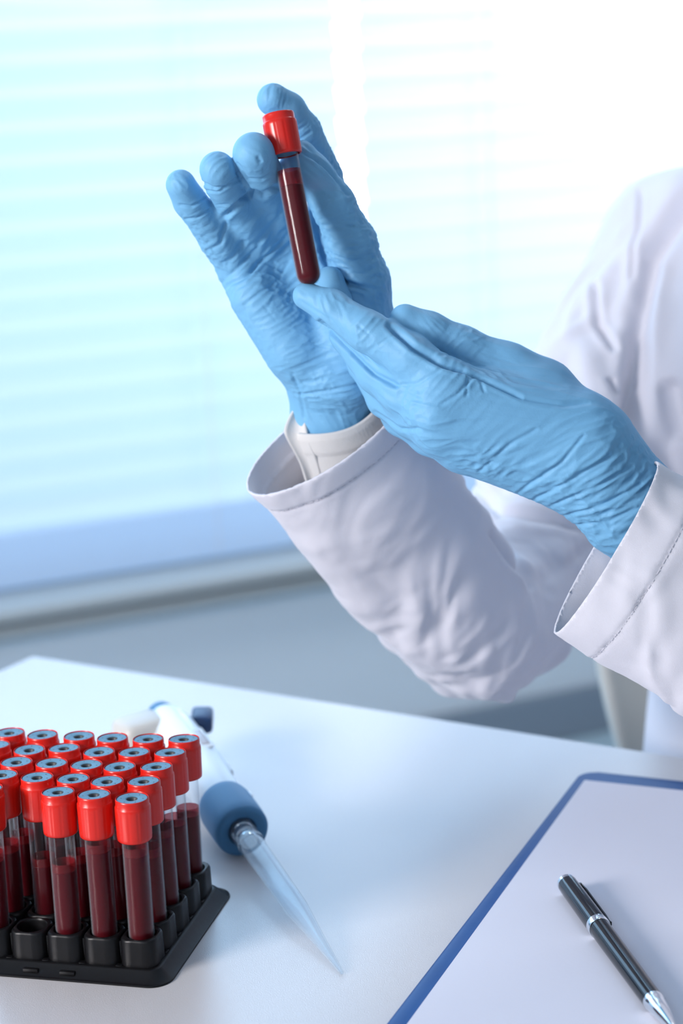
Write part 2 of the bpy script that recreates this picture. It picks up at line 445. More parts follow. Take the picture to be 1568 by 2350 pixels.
# ------------------------------------------------------------------ table
C0 = on_z(75, 1505, TABLE_Z)
pr = on_z(1568, 1738, TABLE_Z); TA = unit((pr - C0) * [1, 1, 0]); TB = np.array([-TA[1], TA[0], 0])   # TB away from camera
TL, TW, TT = 1.8, 1.0, 0.028
TMx = Matrix(((TA[0], TB[0], 0, C0[0]), (TA[1], TB[1], 0, C0[1]), (0, 0, 1, 0), (0, 0, 0, 1)))
def table_top_mat():
    m = mat('white_laminate', (0.60, 0.585, 0.59), 0.24, spec=0.8)
    nt = m.node_tree; b = nt.nodes['Principled BSDF']; tcn = nt.nodes.new('ShaderNodeTexCoord')
    nz = nt.nodes.new('ShaderNodeTexNoise'); nz.inputs['Scale'].default_value = 1600; nz.inputs['Detail'].default_value = 2
    bp = nt.nodes.new('ShaderNodeBump'); bp.inputs['Strength'].default_value = 0.25; bp.inputs['Distance'].default_value = 0.0004
    nt.links.new(tcn.outputs['Object'], nz.inputs['Vector']); nt.links.new(nz.outputs['Fac'], bp.inputs['Height']); nt.links.new(bp.outputs['Normal'], b.inputs['Normal'])
    return m
table = thing('table', 'white laminate table with the rack, pipette and clipboard on it', 'table', (C0[0], C0[1], 0))
tloc = Matrix.Translation((-C0[0], -C0[1], 0))
def tbox(name, x0, x1, y0, y1, z0, z1, m, bevel):
    bm = bmesh.new(); add_box(bm, ((x0 + x1) / 2, (y0 + y1) / 2, (z0 + z1) / 2), (x1 - x0, y1 - y0, z1 - z0), bevel=bevel)
    for v in bm.verts: v.co = tloc @ (TMx @ v.co)
    return from_bm(name, bm, m, table, smooth=False)
M_tmetal = mat('table_frame_metal', (0.6, 0.62, 0.65), 0.35, metallic=0.6)
tbox('tabletop', 0, TL, -TW, 0, TABLE_Z - TT, TABLE_Z, table_top_mat(), 0.0012)
for x in (0.05, TL - 0.09):
    for y in (-TW + 0.05, -0.09):
        tbox('leg', x, x + 0.04, y, y + 0.04, 0.0, TABLE_Z - TT, M_tmetal, 0.003)
tbox('apron', 0.09, TL - 0.09, -0.085, -0.065, TABLE_Z - TT - 0.06, TABLE_Z - TT, M_tmetal, 0.002)
tbox('apron', 0.09, TL - 0.09, -TW + 0.065, -TW + 0.085, TABLE_Z - TT - 0.06, TABLE_Z - TT, M_tmetal, 0.002)

# ------------------------------------------------------------------ rack of blood tubes
RYAW, GRID = -0.2540, 0.019934
RA = np.array([math.cos(RYAW), math.sin(RYAW), 0]); RB = np.array([-RA[1], RA[0], 0])
RO = CAM + np.array([-0.111456, 0.899954, -0.458]); RO[2] = TABLE_Z
M_black = mat('black_tray_plastic', (0.005, 0.005, 0.006), 0.36, spec=0.28, bump=(300, 0.05))
M_capred = mat('red_cap_plastic', (0.64, 0.014, 0.007), 0.28, spec=0.5)
M_stop = mat('blue_grey_rubber_stopper', (0.11, 0.25, 0.35), 0.5, spec=0.18)
M_dark = mat('stopper_pinprick', (0.02, 0.03, 0.04), 0.6)
M_dimple = mat('grey_rubber_dimple', (0.04, 0.05, 0.06), 0.5)
M_tube = clear_mat('clear_tube_plastic')
M_blood = mat('dark_blood', (0.085, 0.0012, 0.005), 0.4, spec=0.12)
M_bloodtop = mat('blood_surface', (0.16, 0.006, 0.010), 0.1)
def film_mat():
    m = bpy.data.materials.new('thin_blood_film'); m.use_nodes = True; nt = m.node_tree
    for n in list(nt.nodes): nt.nodes.remove(n)
    out = nt.nodes.new('ShaderNodeOutputMaterial'); tr = nt.nodes.new('ShaderNodeBsdfTransparent'); d = nt.nodes.new('ShaderNodeBsdfPrincipled')
    tr.inputs['Color'].default_value = (0.88, 0.50, 0.52, 1); d.inputs['Base Color'].default_value = (0.35, 0.02, 0.03, 1); d.inputs['Roughness'].default_value = 0.2
    mx = nt.nodes.new('ShaderNodeMixShader'); mx.inputs[0].default_value = 0.22
    nt.links.new(tr.outputs[0], mx.inputs[1]); nt.links.new(d.outputs[0], mx.inputs[2]); nt.links.new(mx.outputs[0], out.inputs['Surface'])
    return m
M_film = film_mat()

# meshes shared by all the tubes; z = 0 at the round bottom, 0.092 at the top of the cap
def lathe_mesh(name, prof, m, n=40, rmod=None, sharp=35, extra=None):
    bm = bmesh.new(); add_lathe(bm, prof, n, rmod=rmod)
    if extra: extra(bm)
    me = bpy.data.meshes.new(name); bmesh.ops.recalc_face_normals(bm, faces=bm.faces[:]); bm.to_mesh(me); bm.free()
    for mm in (m if isinstance(m, (list, tuple)) else [m]): me.materials.append(mm)
    me.polygons.foreach_set('use_smooth', [True] * len(me.polygons)); me.set_sharp_from_angle(angle=math.radians(sharp))
    return me
TR = 0.00665
ro = [(TR * math.sin(a), TR - TR * math.cos(a)) for a in np.linspace(0, math.pi / 2, 8)]
ri = [((TR - .0004) * math.sin(a), TR - (TR - .0004) * math.cos(a)) for a in np.linspace(0, math.pi / 2, 8)]
ME_glass = lathe_mesh('glass_tube', ro + [(TR, 0.0725), (TR - 0.0004, 0.0725)] + ri[::-1], M_tube, 36, sharp=60)
def capmod(th, r, z):
    if r > 0.0086 and 0.0715 < z < 0.0875:
        ph = (th * 12 / (2 * math.pi)) % 1.0
        return r - 0.00022 * math.exp(-((ph - .5) / .06) ** 2)
    return r
capprof = [(0.0076, 0.0700), (0.0082, 0.0700), (0.00875, 0.0706), (0.0089, 0.0722), (0.00905, 0.0860), (0.0090, 0.0876), (0.00865, 0.0882),
           (0.0085, 0.0884), (0.0085, 0.0912), (0.0083, 0.09195), (0.0081, 0.0921), (0.00795, 0.0918), (0.0079, 0.0905), (0.0076, 0.0880), (0.0076, 0.0700)]
ME_cap = lathe_mesh('cap', capprof, M_capred, 96, capmod, 50)
def dots(bm):
    for k in range(6):
        a = 2 * math.pi * k / 6 + 0.3
        c = Vector((0.0056 * math.cos(a), 0.0056 * math.sin(a), 0.09165))
        r = bmesh.ops.create_circle(bm, cap_ends=True, radius=0.0004, segments=8)
        for v in r['verts']: v.co += c
        for f in {f for v in r['verts'] for f in v.link_faces}: f.material_index = 1
    for f in bm.faces:
        c = f.calc_center_median()
        if math.hypot(c.x, c.y) < 0.0031: f.material_index = 2
ME_stop = lathe_mesh('stopper', [(0.0, 0.0880), (0.0012, 0.0878), (0.0018, 0.0882), (0.0024, 0.0904), (0.0029, 0.0913), (0.0036, 0.0916), (0.0076, 0.0916), (0.0079, 0.0912), (0.0079, 0.0905), (0.0060, 0.0704), (0.0, 0.0704)],
                     [M_stop, M_dark, M_dimple], 36, sharp=50, extra=dots)
_bm = {}
def blood_mesh(h, fh=0.0045):
    h = round(h, 4)
    if h not in _bm:
        r = TR - 0.00055
        p = [(r * math.sin(a), TR - r * math.cos(a)) for a in np.linspace(0, math.pi / 2, 7)]
        _bm[h] = (lathe_mesh('blood', p + [(r, h - .0004), (r - 0.0003, h), (r - .0012, h - .0004), (0, h - .0005)], M_blood, 32, sharp=30),
                  lathe_mesh('blood_film', [(r, h), (r, h + fh), (r - .0002, h + fh), (r - .0002, h)], M_film, 32))
    return _bm[h]
def blood_tube(label, h, M4, group=None):
    t = thing('blood_tube', label, 'tube', group=group); t.matrix_world = M4
    for nm, me in (('tube_body', ME_glass), ('cap', ME_cap), ('stopper', ME_stop), ('blood', blood_mesh(h)[0]), ('blood_film', blood_mesh(h)[1])):
        o = bpy.data.objects.new(nm, me); COL.objects.link(o); o.parent = t
    return t
rng = random.Random(5)
rows = ['nearest', 'second', 'third', 'fourth', 'farthest']
cols = ['right-end', 'second from right', 'third from right', 'fourth from right', 'fifth from right', 'sixth from right', 'seventh from right']
levels = {(0, 0): .062, (1, 0): .062, (2, 0): .050, (0, 1): .052, (0, 2): .054, (0, 3): .052, (0, 4): .049, (3, 1): .044, (4, 1): .050}
capc = {(0,0):(848,704),(1,0):(604,679),(2,0):(372,662),(0,1):(924,593),(1,1):(688,595),(2,1):(470,578),(3,1):(238,569),(4,1):(10,553),
        (0,2):(1005,499),(1,2):(768,502),(2,2):(555,489),(3,2):(331,479),(4,2):(105,471),(0,3):(1093,408),(1,3):(862,408),(2,3):(636,406),(3,3):(411,381),(4,3):(188,393),
        (0,4):(1185,313),(1,4):(952,322),(2,4):(722,317),(3,4):(507,305),(4,4):(272,297),(5,4):(60,283),(4,0):(-88,640),(5,3):(-36,362),(5,2):(-118,462)}
for (i, j), c in capc.items():
    P = RO - RA * GRID * i + RB * GRID * j
    top = on_z(c[0] / 2.8, 1580 + c[1] / 2.8, TABLE_Z + 0.0936)
    bot = np.array([P[0], P[1], TABLE_Z + 0.0018])
    ax = top - bot; ax[2] = 0.092; lean = np.hypot(ax[0], ax[1])
    if lean > 0.0055: ax[:2] *= 0.0055 / lean
    q = Vector(ax).to_track_quat('Z', 'Y').to_matrix().to_4x4()
    rz = Matrix.Rotation(rng.uniform(0, 6.28), 4, 'Z')
    fill = levels.get((i, j), 0.046 + 0.010 * rng.random())
    fullness = 'nearly full' if fill > 0.058 else 'partly filled'
    blood_tube('%s red-capped blood tube, %s in the %s row of the black rack' % (fullness, cols[i], rows[j]), fill,
               Matrix.Translation(bot) @ q @ rz, 'red-capped blood tubes standing in the rack')
# the tray
rack = thing('tube_rack', 'black plastic tray rack holding rows of red-capped blood tubes', 'rack', tuple(RO), (0, 0, RYAW))
bm = bmesh.new()
NX, NY, G, HT = 10, 5, GRID, 0.0205
def octo(c, hs, ch): 
    x, y = c
    return [(x - hs + ch, y - hs), (x + hs - ch, y - hs), (x + hs, y - hs + ch), (x + hs, y + hs - ch), (x + hs - ch, y + hs), (x - hs + ch, y + hs), (x - hs, y + hs - ch), (x - hs, y - hs + ch)]
def resample(pts, n):
    pts = np.array(pts + [pts[0]]); s_ = np.r_[0, np.cumsum(np.hypot(*np.diff(pts, axis=0).T))]
    # sample at equal angles about centre
    c = pts[:-1].mean(0); out = []
    for k in range(n):
        a = 2 * math.pi * k / n; d = np.array([math.cos(a), math.sin(a)]); best = None
        for p, q in zip(pts[:-1] - c, pts[1:] - c):
            e = q - p; den = d[0] * e[1] - d[1] * e[0]
            if abs(den) < 1e-12: continue
            t = (p[0] * e[1] - p[1] * e[0]) / den; w = (p[0] * d[1] - p[1] * d[0]) / den
            if t > 0 and -1e-6 <= w <= 1 + 1e-6: best = t
        out.append(c + d * best)
    return out
NS = 24
for i in range(NX):
    for j in range(NY):
        c = (-i * G, j * G); rr = []
        for hs, ch, z in ((0.0097, 0.0030, 0.004), (0.0094, 0.0031, HT - 0.0014), (0.0091, 0.0032, HT - 0.0004), (0.0086, 0.0033, HT)):
            rr.append([bm.verts.new((p[0], p[1], z)) for p in resample(octo(c, hs, ch), NS)])
        for r_, z in ((0.0079, HT), (0.00765, HT - 0.0004), (0.0074, HT - 0.0015), (0.0071, 0.006), (0.0060, 0.0014)):
            rr.append([bm.verts.new((c[0] + r_ * math.cos(2 * math.pi * k / NS), c[1] + r_ * math.sin(2 * math.pi * k / NS), z)) for k in range(NS)])
        for a, b in zip(rr[:-1], rr[1:]):
            for k in range(NS): bm.faces.new((a[k], a[(k + 1) % NS], b[(k + 1) % NS], b[k]))
        bm.faces.new(rr[-1])
        if i < NX - 1: add_box(bm, (c[0] - G / 2, c[1], 0.0095), (0.004, 0.0105, 0.017), bevel=0.0008)
        if j < NY - 1: add_box(bm, (c[0], c[1] + G / 2, 0.0095), (0.0105, 0.004, 0.017), bevel=0.0008)
        if i < NX - 1:   # little foot between the cells
            for yy, on in ((c[1] - 0.0082, j == 0), (c[1] + 0.0082, j == NY - 1)):
                if on: add_box(bm, (c[0] - G / 2, yy, 0.0048), (0.0042, 0.0035, 0.0035), bevel=0.0008)
        if j < NY - 1 and i in (0, NX - 1):
            add_box(bm, (c[0] + (0.0082 if i == 0 else -0.0082), c[1] + G / 2, 0.0048), (0.0035, 0.0042, 0.0035), bevel=0.0008)
from_bm('cell_block', bm, M_black, rack, sharp=38)
bm = bmesh.new()
def rrect(x0, x1, y0, y1, r, n=8):
    pts = []
    for cx_, cy_, a0 in ((x1 - r, y0 + r, -90), (x1 - r, y1 - r, 0), (x0 + r, y1 - r, 90), (x0 + r, y0 + r, 180)):
        for k in range(n + 1):
            a = math.radians(a0 + 90 * k / n); pts.append((cx_ + r * math.cos(a), cy_ + r * math.sin(a)))
    return pts
X0, X1, Y0, Y1 = -(NX - 1) * G - 0.0098, 0.0098, -0.0098, (NY - 1) * G + 0.0098
rings = []
for e, z, r in ((0.0002, 0.0062, 0.005), (0.0016, 0.0061, 0.006), (0.0022, 0.0056, 0.0065), (0.0068, 0.0014, 0.010), (0.0086, 0.0010, 0.0115), (0.0088, 0.0002, 0.0115), (0.0070, 0.0002, 0.010)):
    rings.append([bm.verts.new((x, y, z)) for x, y in rrect(X0 - e, X1 + e, Y0 - e, Y1 + e, r)])
n = len(rings[0])
bm.faces.new(rings[0]); bm.faces.new(rings[-1][::-1])
for a, b in zip(rings[:-1], rings[1:]):
    for k in range(n): bm.faces.new((a[k], a[(k + 1) % n], b[(k + 1) % n], b[k]))
for k in (2, 3, 5, 7):
    add_box(bm, (-k * G + 0.004, Y0 - 0.0050, 0.0030), (0.0085, 0.0026, 0.0022), bevel=0.0006)
from_bm('base_flange', bm, M_black, rack, sharp=40)

# ------------------------------------------------------------------ tube held in the hands
pt, pb = at(638, 262, 1.012), at(713, 655, 1.012)
blood_mesh(0.0535, 0.0085); ax = unit(pt - pb); q = Vector(ax).to_track_quat('Z', 'Y').to_matrix().to_4x4()
blood_tube('red-capped tube of dark blood held up between two blue gloved hands', 0.0535, Matrix.Translation(pt - ax * 0.092) @ q @ Matrix.Rotation(0.5, 4, 'Z'))

# ------------------------------------------------------------------ pipette
def frame_mat(o_, x, up=(0, 0, 1)):
    x = unit(x); y = unit(np.cross(up, x)); z = np.cross(x, y)
    return Matrix(((x[0], y[0], z[0], o_[0]), (x[1], y[1], z[1], o_[1]), (x[2], y[2], z[2], o_[2]), (0, 0, 0, 1)))
ZX = Matrix(((0, 0, 1, 0), (1, 0, 0, 0), (0, 1, 0, 0), (0, 0, 0, 1)))   # lathe axis z -> x
tip = on_z(785, 2232, TABLE_Z + 0.0012)
col = on_z(540, 1884, TABLE_Z + 0.0182)
PM = frame_mat(tip, col - tip)
LT = float(np.linalg.norm(col - tip))
pip = thing('pipette', 'white and blue laboratory pipette with clear tip lying behind the rack', 'pipette'); pip.matrix_world = PM
M_pw = mat('white_pipette_plastic', (0.72, 0.80, 0.86), 0.3, sss=0.05); M_pc = mat('cream_pipette_plastic', (0.60, 0.58, 0.54), 0.4)
M_pb = mat('slate_blue_rubber', (0.065, 0.20, 0.37), 0.5, spec=0.3); M_pd = mat('dark_blue_button', (0.01, 0.04, 0.12), 0.35)
M_chr = mat('chrome', (0.75, 0.78, 0.8), 0.12, metallic=1.0); M_tip = clear_mat('clear_tip_plastic', (0.93, 0.96, 0.98), (0.8, 0.85, 0.9), 0.05, 0.12)
def pl(name, prof, m, n=48, sharp=40, T=None, flat=None):
    bm = bmesh.new(); add_lathe(bm, prof, n, T=ZX if T is None else T @ ZX)
    if flat:
        for v in bm.verts: v.co.y *= flat[0]; v.co.z = v.co.z * flat[1]
    o = from_bm(name, bm, m, pip, sharp=sharp); return o
xc = LT   # collar centre
pl('disposable_tip', [(0.0004, 0.0), (0.0011, 0.0), (0.0035, 0.034), (0.0063, 0.066), (0.0072, xc - 0.032), (0.0079, xc - 0.0315), (0.0080, xc - 0.0285), (0.0074, xc - 0.028), (0.0076, xc - 0.012),
                      (0.0068, xc - 0.012), (0.0064, xc - 0.032), (0.0055, 0.066), (0.0027, 0.034), (0.0004, 0.0)], M_tip, sharp=50)
pl('nozzle', [(0.0, xc - 0.026), (0.0050, xc - 0.026), (0.0056, xc - 0.024), (0.0056, xc - 0.0225), (0.0048, xc - .022), (0.0050, xc - .020), (0.0062, xc - .0195), (0.0062, xc - .0175), (0.0054, xc - .017), (0.0058, xc - .015), (0.0066, xc - 0.0145), (0.0066, xc - 0.008), (0, xc - 0.008)], M_chr)
pl('collar', [(0.0, xc - 0.0085), (0.0074, xc - 0.0085), (0.0080, xc - 0.0095), (0.0088, xc - 0.0135), (0.0128, xc - 0.0150), (0.0150, xc - 0.0142), (0.0160, xc - 0.012), (0.0163, xc - 0.006), (0.0163, xc + 0.016), (0.0155, xc + 0.0215), (0.0138, xc + 0.024), (0.0, xc + 0.024)], M_pb, sharp=55)
bp_ = [(0.0, xc + 0.0235), (0.0135, xc + 0.0235), (0.0142, xc + 0.03), (0.0150, xc + 0.060), (0.0158, xc + 0.100), (0.0150, xc + 0.132), (0.0125, xc + 0.144), (0, xc + 0.145)]
pl('body', bp_, M_pw, flat=(1.0, 1.0), sharp=50)
pl('push_button', [(0, xc + 0.140), (0.0060, xc + 0.140), (0.0060, xc + 0.148), (0.0090, xc + 0.150), (0.0092, xc + 0.157), (0.0075, xc + 0.160), (0, xc + 0.160)], M_pb)
# finger rest, ejector lever, display
bm = bmesh.new(); bmb = []
def pbox(name, c, s_, m, bevel=0.002, R=None):
    bm = bmesh.new(); add_box(bm, c, s_, R=R, bevel=bevel, seg=3); return from_bm(name, bm, m, pip, sharp=50)
fr_ = pbox('finger_rest', (xc + 0.130, 0.0205, 0.002), (0.026, 0.032, 0.022), M_pc, 0.006, Matrix.Rotation(0.25, 3, 'Z'))
pbox('pivot_hole', (xc + 0.1165, 0.0245, 0.005), (0.0012, 0.0036, 0.0036), M_dark, 0.0004, Matrix.Rotation(0.25, 3, 'Z'))
pbox('ejector_button', (xc + 0.130, -0.0205, 0.004), (0.020, 0.014, 0.012), M_pd, 0.003, Matrix.Rotation(-0.35, 3, 'Z'))
pbox('ejector_arm', (xc + 0.09, -0.0155, 0.0), (0.07, 0.004, 0.008), M_pw, 0.0015)
pbox('volume_window', (xc + 0.085, -0.006, 0.0142), (0.022, 0.006, 0.002), mat('display_grey', (0.35, 0.33, 0.36), 0.2), 0.0008)
pbox('volume_frame', (xc + 0.085, -0.006, 0.0136), (0.027, 0.009, 0.002), M_pw, 0.0008)
pbox('screw', (xc + 0.020, -0.0158, 0.003), (0.006, 0.002, 0.005), M_tmetal, 0.0006)

# ------------------------------------------------------------------ clipboard, paper, pen
k0 = on_z(1338, 1768, TABLE_Z + 0.003); k1 = on_z(888, 2350, TABLE_Z + 0.003)
cb = -unit((k0 - k1) * [1, 1, 0]); ca = np.array([-cb[1], cb[0], 0])     # cb towards camera along left edge, ca to the right
if ca[0] < 0: ca = -ca
CM = Matrix(((ca[0], cb[0], 0, k0[0]), (ca[1], cb[1], 0, k0[1]), (0, 0, -1 if np.cross(ca, cb)[2] < 0 else 1, TABLE_Z), (0, 0, 0, 1)))
sgn = CM[2][2]
board = thing('clipboard', 'blue clipboard carrying a blank white sheet at the table edge', 'clipboard'); board.matrix_world = Matrix.Translation(tuple(k0 * [1, 1, 0] + [0, 0, TABLE_Z]))
def plate(name, x0, x1, y0, y1, r, z0, z1, m, parent, rot=0.0, bevel=0.0005, origin=(0, 0)):
    bm = bmesh.new(); poly_prism(bm, rrect(x0, x1, y0, y1, r, 6), z0, z1, bevel)
    P0 = Vector(board.location)
    for v in bm.verts:
        x, y = v.co.x, v.co.y
        if rot: x, y = origin[0] + (x - origin[0]) * math.cos(rot) - (y - origin[1]) * math.sin(rot), origin[1] + (x - origin[0]) * math.sin(rot) + (y - origin[1]) * math.cos(rot)
        v.co = Vector((ca[0] * x + cb[0] * y, ca[1] * x + cb[1] * y, v.co.z)) + (P0 if parent is None else Vector((0, 0, 0)))
    return from_bm(name, bm, m, parent, sharp=30)
M_cbd = mat('blue_vinyl_board', (0.009, 0.055, 0.20), 0.45, spec=0.25, bump=(60, 0.3), noise=(25, (0.014, 0.08, 0.27)))
plate('board', 0, 0.232, 0, 0.375, 0.010, 0.0, 0.0030, M_cbd, board, bevel=0.0008)
M_paper = mat('white_paper', (0.72, 0.72, 0.80), 0.75, bump=(500, 0.05))
# far corner of the sheet and its slight turn on the board
pc = on_z(1342, 1791, TABLE_Z + 0.0036); rel = pc - k0; pcx, pcy = float(rel @ ca), float(rel @ cb)
pl_ = on_z(935, 2350, TABLE_Z + .0036) - k0; ang = -math.atan2(float(pl_ @ ca) - pcx, float(pl_ @ cb) - pcy)
sheet = plate('paper_sheet', pcx, pcx + 0.205, pcy, pcy + 0.335, 0.0006, 0.0031, 0.0039, M_paper, None, rot=ang, bevel=0.0, origin=(pcx, pcy))
sheet['label'] = 'blank white sheet of paper lying on the blue clipboard under the pen'; sheet['category'] = 'paper'
# clip at the far end of the board that lies outside the picture's near edge
bm = bmesh.new(); add_box(bm, (0.116, 0.362, 0.0045), (0.12, 0.020, 0.003), bevel=0.001); add_box(bm, (0.116, 0.352, 0.008), (0.10, 0.012, 0.006), bevel=0.0025)
for v in bm.verts: v.co = Vector((ca[0] * v.co.x + cb[0] * v.co.y, ca[1] * v.co.x + cb[1] * v.co.y, v.co.z))
from_bm('clip', bm, M_chr, board, sharp=40)

PZ = TABLE_Z + 0.0039
pe = on_z(1301, 2027, PZ + 0.0058); pf = on_z(1521, 2325, PZ + 0.0054)
PN = frame_mat(pe, pf - pe); pl_len = float(np.linalg.norm(pf - pe))
pen = thing('pen', 'glossy black ballpoint pen with chrome rings lying on the white sheet', 'pen'); pen.matrix_world = PN
M_pen = mat('black_lacquer', (0.006, 0.007, 0.009), 0.09, spec=0.5)
def pn(name, prof, m, sharp=40):
    bm = bmesh.new(); add_lathe(bm, prof, 40, T=ZX); return from_bm(name, bm, m, pen, sharp=sharp)
xr = float((on_z(1380, 2130, PZ + .005) - pe) @ unit(pf - pe)); R0 = 0.0055
pn('end_cap', [(0, -0.0010), (R0 * .8, -0.0010), (R0 * .97, 0.0), (R0 * .97, 0.0022), (0, 0.0022)], M_chr)
pn('upper_barrel', [(0, 0.002), (R0 * .95, 0.002), (R0, 0.006), (R0 * 1.04, xr - 0.003), (0, xr - 0.003)], M_pen)
pn('centre_ring', [(0, xr - 0.0032), (R0 * 1.07, xr - 0.0032), (R0 * 1.09, xr - .002), (R0 * 1.09, xr + .001), (R0 * 1.05, xr + 0.0018), (0, xr + 0.0018)], M_chr)
pn('lower_barrel', [(0, xr + 0.0015), (R0 * 1.0, xr + 0.0015), (R0 * 1.0, xr + 0.02), (R0 * .93, pl_len - 0.012), (0, pl_len - 0.012)], M_pen)
xt = pl_len - 0.0122
pn('tip_cone', [(0, xt), (R0 * .95, xt), (R0 * .96, xt + .003), (R0 * .86, xt + .005), (R0 * .88, xt + .0065), (R0 * .70, xt + .014), (R0 * .40, xt + .024), (R0 * .20, xt + .029), (0.0005, xt + .031), (0.0004, xt + 0.034), (0, xt + .034)], M_chr)
bm = bmesh.new()
cl = [(0.004, 0.0052), (0.006, 0.0064), (0.012, 0.0068), (xr - 0.010, 0.0066), (xr - 0.004, 0.0062), (xr - 0.002, 0.0066)]
prev = None
for x, y in cl:
    ring = [bm.verts.new((x, y, -0.0013)), bm.verts.new((x, y, 0.0013)), bm.verts.new((x, y + 0.0009, 0.0010)), bm.verts.new((x, y + 0.0009, -0.0010))]
    if prev:
        for k in range(4): bm.faces.new((prev[k], prev[(k + 1) % 4], ring[(k + 1) % 4], ring[k]))
    else: bm.faces.new(ring)
    prev = ring
bm.faces.new(prev[::-1])
add_box(bm, (0.0045, 0.0056, 0), (0.003, 0.003, 0.0026), bevel=0.0004)
from_bm('clip', bm, M_pen, pen, sharp=30)

# ------------------------------------------------------------------ the person
def mm(*P): return [np.array(at(x, y, d / 1000.0)) for x, y, d in P]
M_glove = mat('blue_nitrile_glove', (0.18, 0.44, 0.69), 0.52, spec=0.28, bump=(900, 0.10))
person = thing('person', 'person in a white lab coat and blue gloves holding up a blood tube', 'person', tuple(at(1800, 2100, 1.2)[:2]) + (0.0,))
PI_ = Matrix.Translation(person.location).inverted()
def pmesh(name, V, Q, m, parent=person):
    V = V - np.array(person.location)
    return link_mesh(name, np_mesh(name, V, Q), m, parent)

HV = 0.00072
IMG = lambda dx, dy: unit(RGT * dx - UPV * dy)     # a direction seen in the picture plane
def hand(name, build, fields, creases, pts, kw=0.72, kl=1.0):
    P = np.array(pts); F = Field(P.min(0) - 0.035, P.max(0) + 0.035, HV)
    build(F)
    V, Q = F.mesh(); V = relax(V, Q, 3)
    fields = [(c, r_, d, l1 * kw, l2 * kl, am * 0.9) for c, r_, d, l1, l2, am in fields]
    N = normals(V, Q)
    V = wrinkle(V, N, fields, creases, gain=1.35); V = relax(V, Q, 1, 0.2)
    return V, Q
def cut(V, Q, c, n):
    """drop what lies beyond the plane (c, n)"""
    keep = ((V - c) @ n) < 0
    m = keep[Q].all(1); Q = Q[m]; u, inv = np.unique(Q, return_inverse=True)
    return V[u], inv.reshape(Q.shape)

# --- right hand: palm turned to the lens, tube in front of it
WR1 = mm((762, 880, 1078), (772, 1010, 1090))
def buildA(F):
    fd = FWD
    # wrist and palm
    F.seg(WR1[0], WR1[1], 0.0185, 0.0200, RGT, 1.30, k=0.006)
    c = mm((735, 850, 1073), (555, 625, 1066)); F.seg(c[0], c[1], 0.0170, 0.0105, RGT, 1.1, 1.0, k=0.010)
    c = mm((750, 850, 1074), (605, 575, 1071)); F.seg(c[0], c[1], 0.0170, 0.0110, k=0.010)
    c = mm((765, 850, 1076), (668, 545, 1076)); F.seg(c[0], c[1], 0.0170, 0.0115, k=0.010)
    c = mm((790, 850, 1078), (735, 545, 1080)); F.seg(c[0], c[1], 0.0170, 0.0120, k=0.010)
    c = mm((675, 800, 1062), (585, 680, 1058)); F.seg(c[0], c[1], 0.0165, 0.0130, k=0.012)      # heel of the hand
    c = mm((795, 860, 1068), (825, 745, 1058), (838, 645, 1052)); F.seg(c[0], c[1], 0.0180, 0.0175, k=0.012); F.seg(c[1], c[2], 0.0175, 0.0118, k=0.012)
    c = mm((720, 640, 1066), (800, 690, 1060)); F.seg(c[0], c[1], 0.010, 0.012, k=0.014)
    # fingers
    F.chain(mm((552, 622, 1066), (500, 548, 1050), (474, 512, 1042)), [0.0110, 0.0098, 0.0092], kj=0.007)
    F.chain(mm((474, 512, 1042), (436, 462, 1031), (415, 424, 1022)), [0.0090, 0.0090, 0.0080], k=0.0015, kj=0.0015)
    F.chain(mm((603, 575, 1070), (562, 500, 1048), (538, 466, 1037)), [0.0118, 0.0106, 0.0102], kj=0.006)
    F.chain(mm((538, 466, 1037), (512, 420, 1018), (499, 389, 1006)), [0.0100, 0.0098, 0.0094], k=0.0015, kj=0.0015)
    F.chain(mm((662, 545, 1075), (632, 480, 1055), (612, 432, 1038)), [0.0122, 0.0112, 0.0108], kj=0.006)
    F.chain(mm((612, 432, 1038), (596, 392, 1018), (582, 352, 1004)), [0.0108, 0.0112, 0.0110], k=0.0015, kj=0.0015)
    F.chain(mm((745, 560, 1085), (760, 490, 1080), (742, 405, 1068)), [0.0125, 0.0115, 0.0105], kj=0.008)
    F.chain(mm((742, 405, 1068), (697, 300, 1048), (662, 252, 1038), (627, 229, 1032)), [0.0105, 0.0092, 0.0090, 0.0088], k=0.003, kj=0.002)
    F.chain(mm((838, 648, 1052), (808, 560, 1045), (765, 468, 1036), (718, 400, 1034), (688, 362, 1032)), [0.0125, 0.0128, 0.0112, 0.0100, 0.0096], k=0.004, kj=0.008)
PA = mm((400, 380, 1000), (700, 200, 1030), (910, 700, 1110), (640, 1010, 1115), (830, 1010, 1120), (400, 400, 1100), (900, 800, 1040))
def axw(F_, a, b): return IMG(b[0] - a[0], b[1] - a[1])
def ringf(a, b, t, rad, wl, ln, amp):
    """rings of wrinkles across a limb running from pixel a to b"""
    p = [a[i] + (b[i] - a[i]) * t for i in range(3)]; dx, dy = b[0] - a[0], b[1] - a[1]
    return (mm(tuple(p))[0], rad, IMG(-dy, dx), wl, ln, amp)
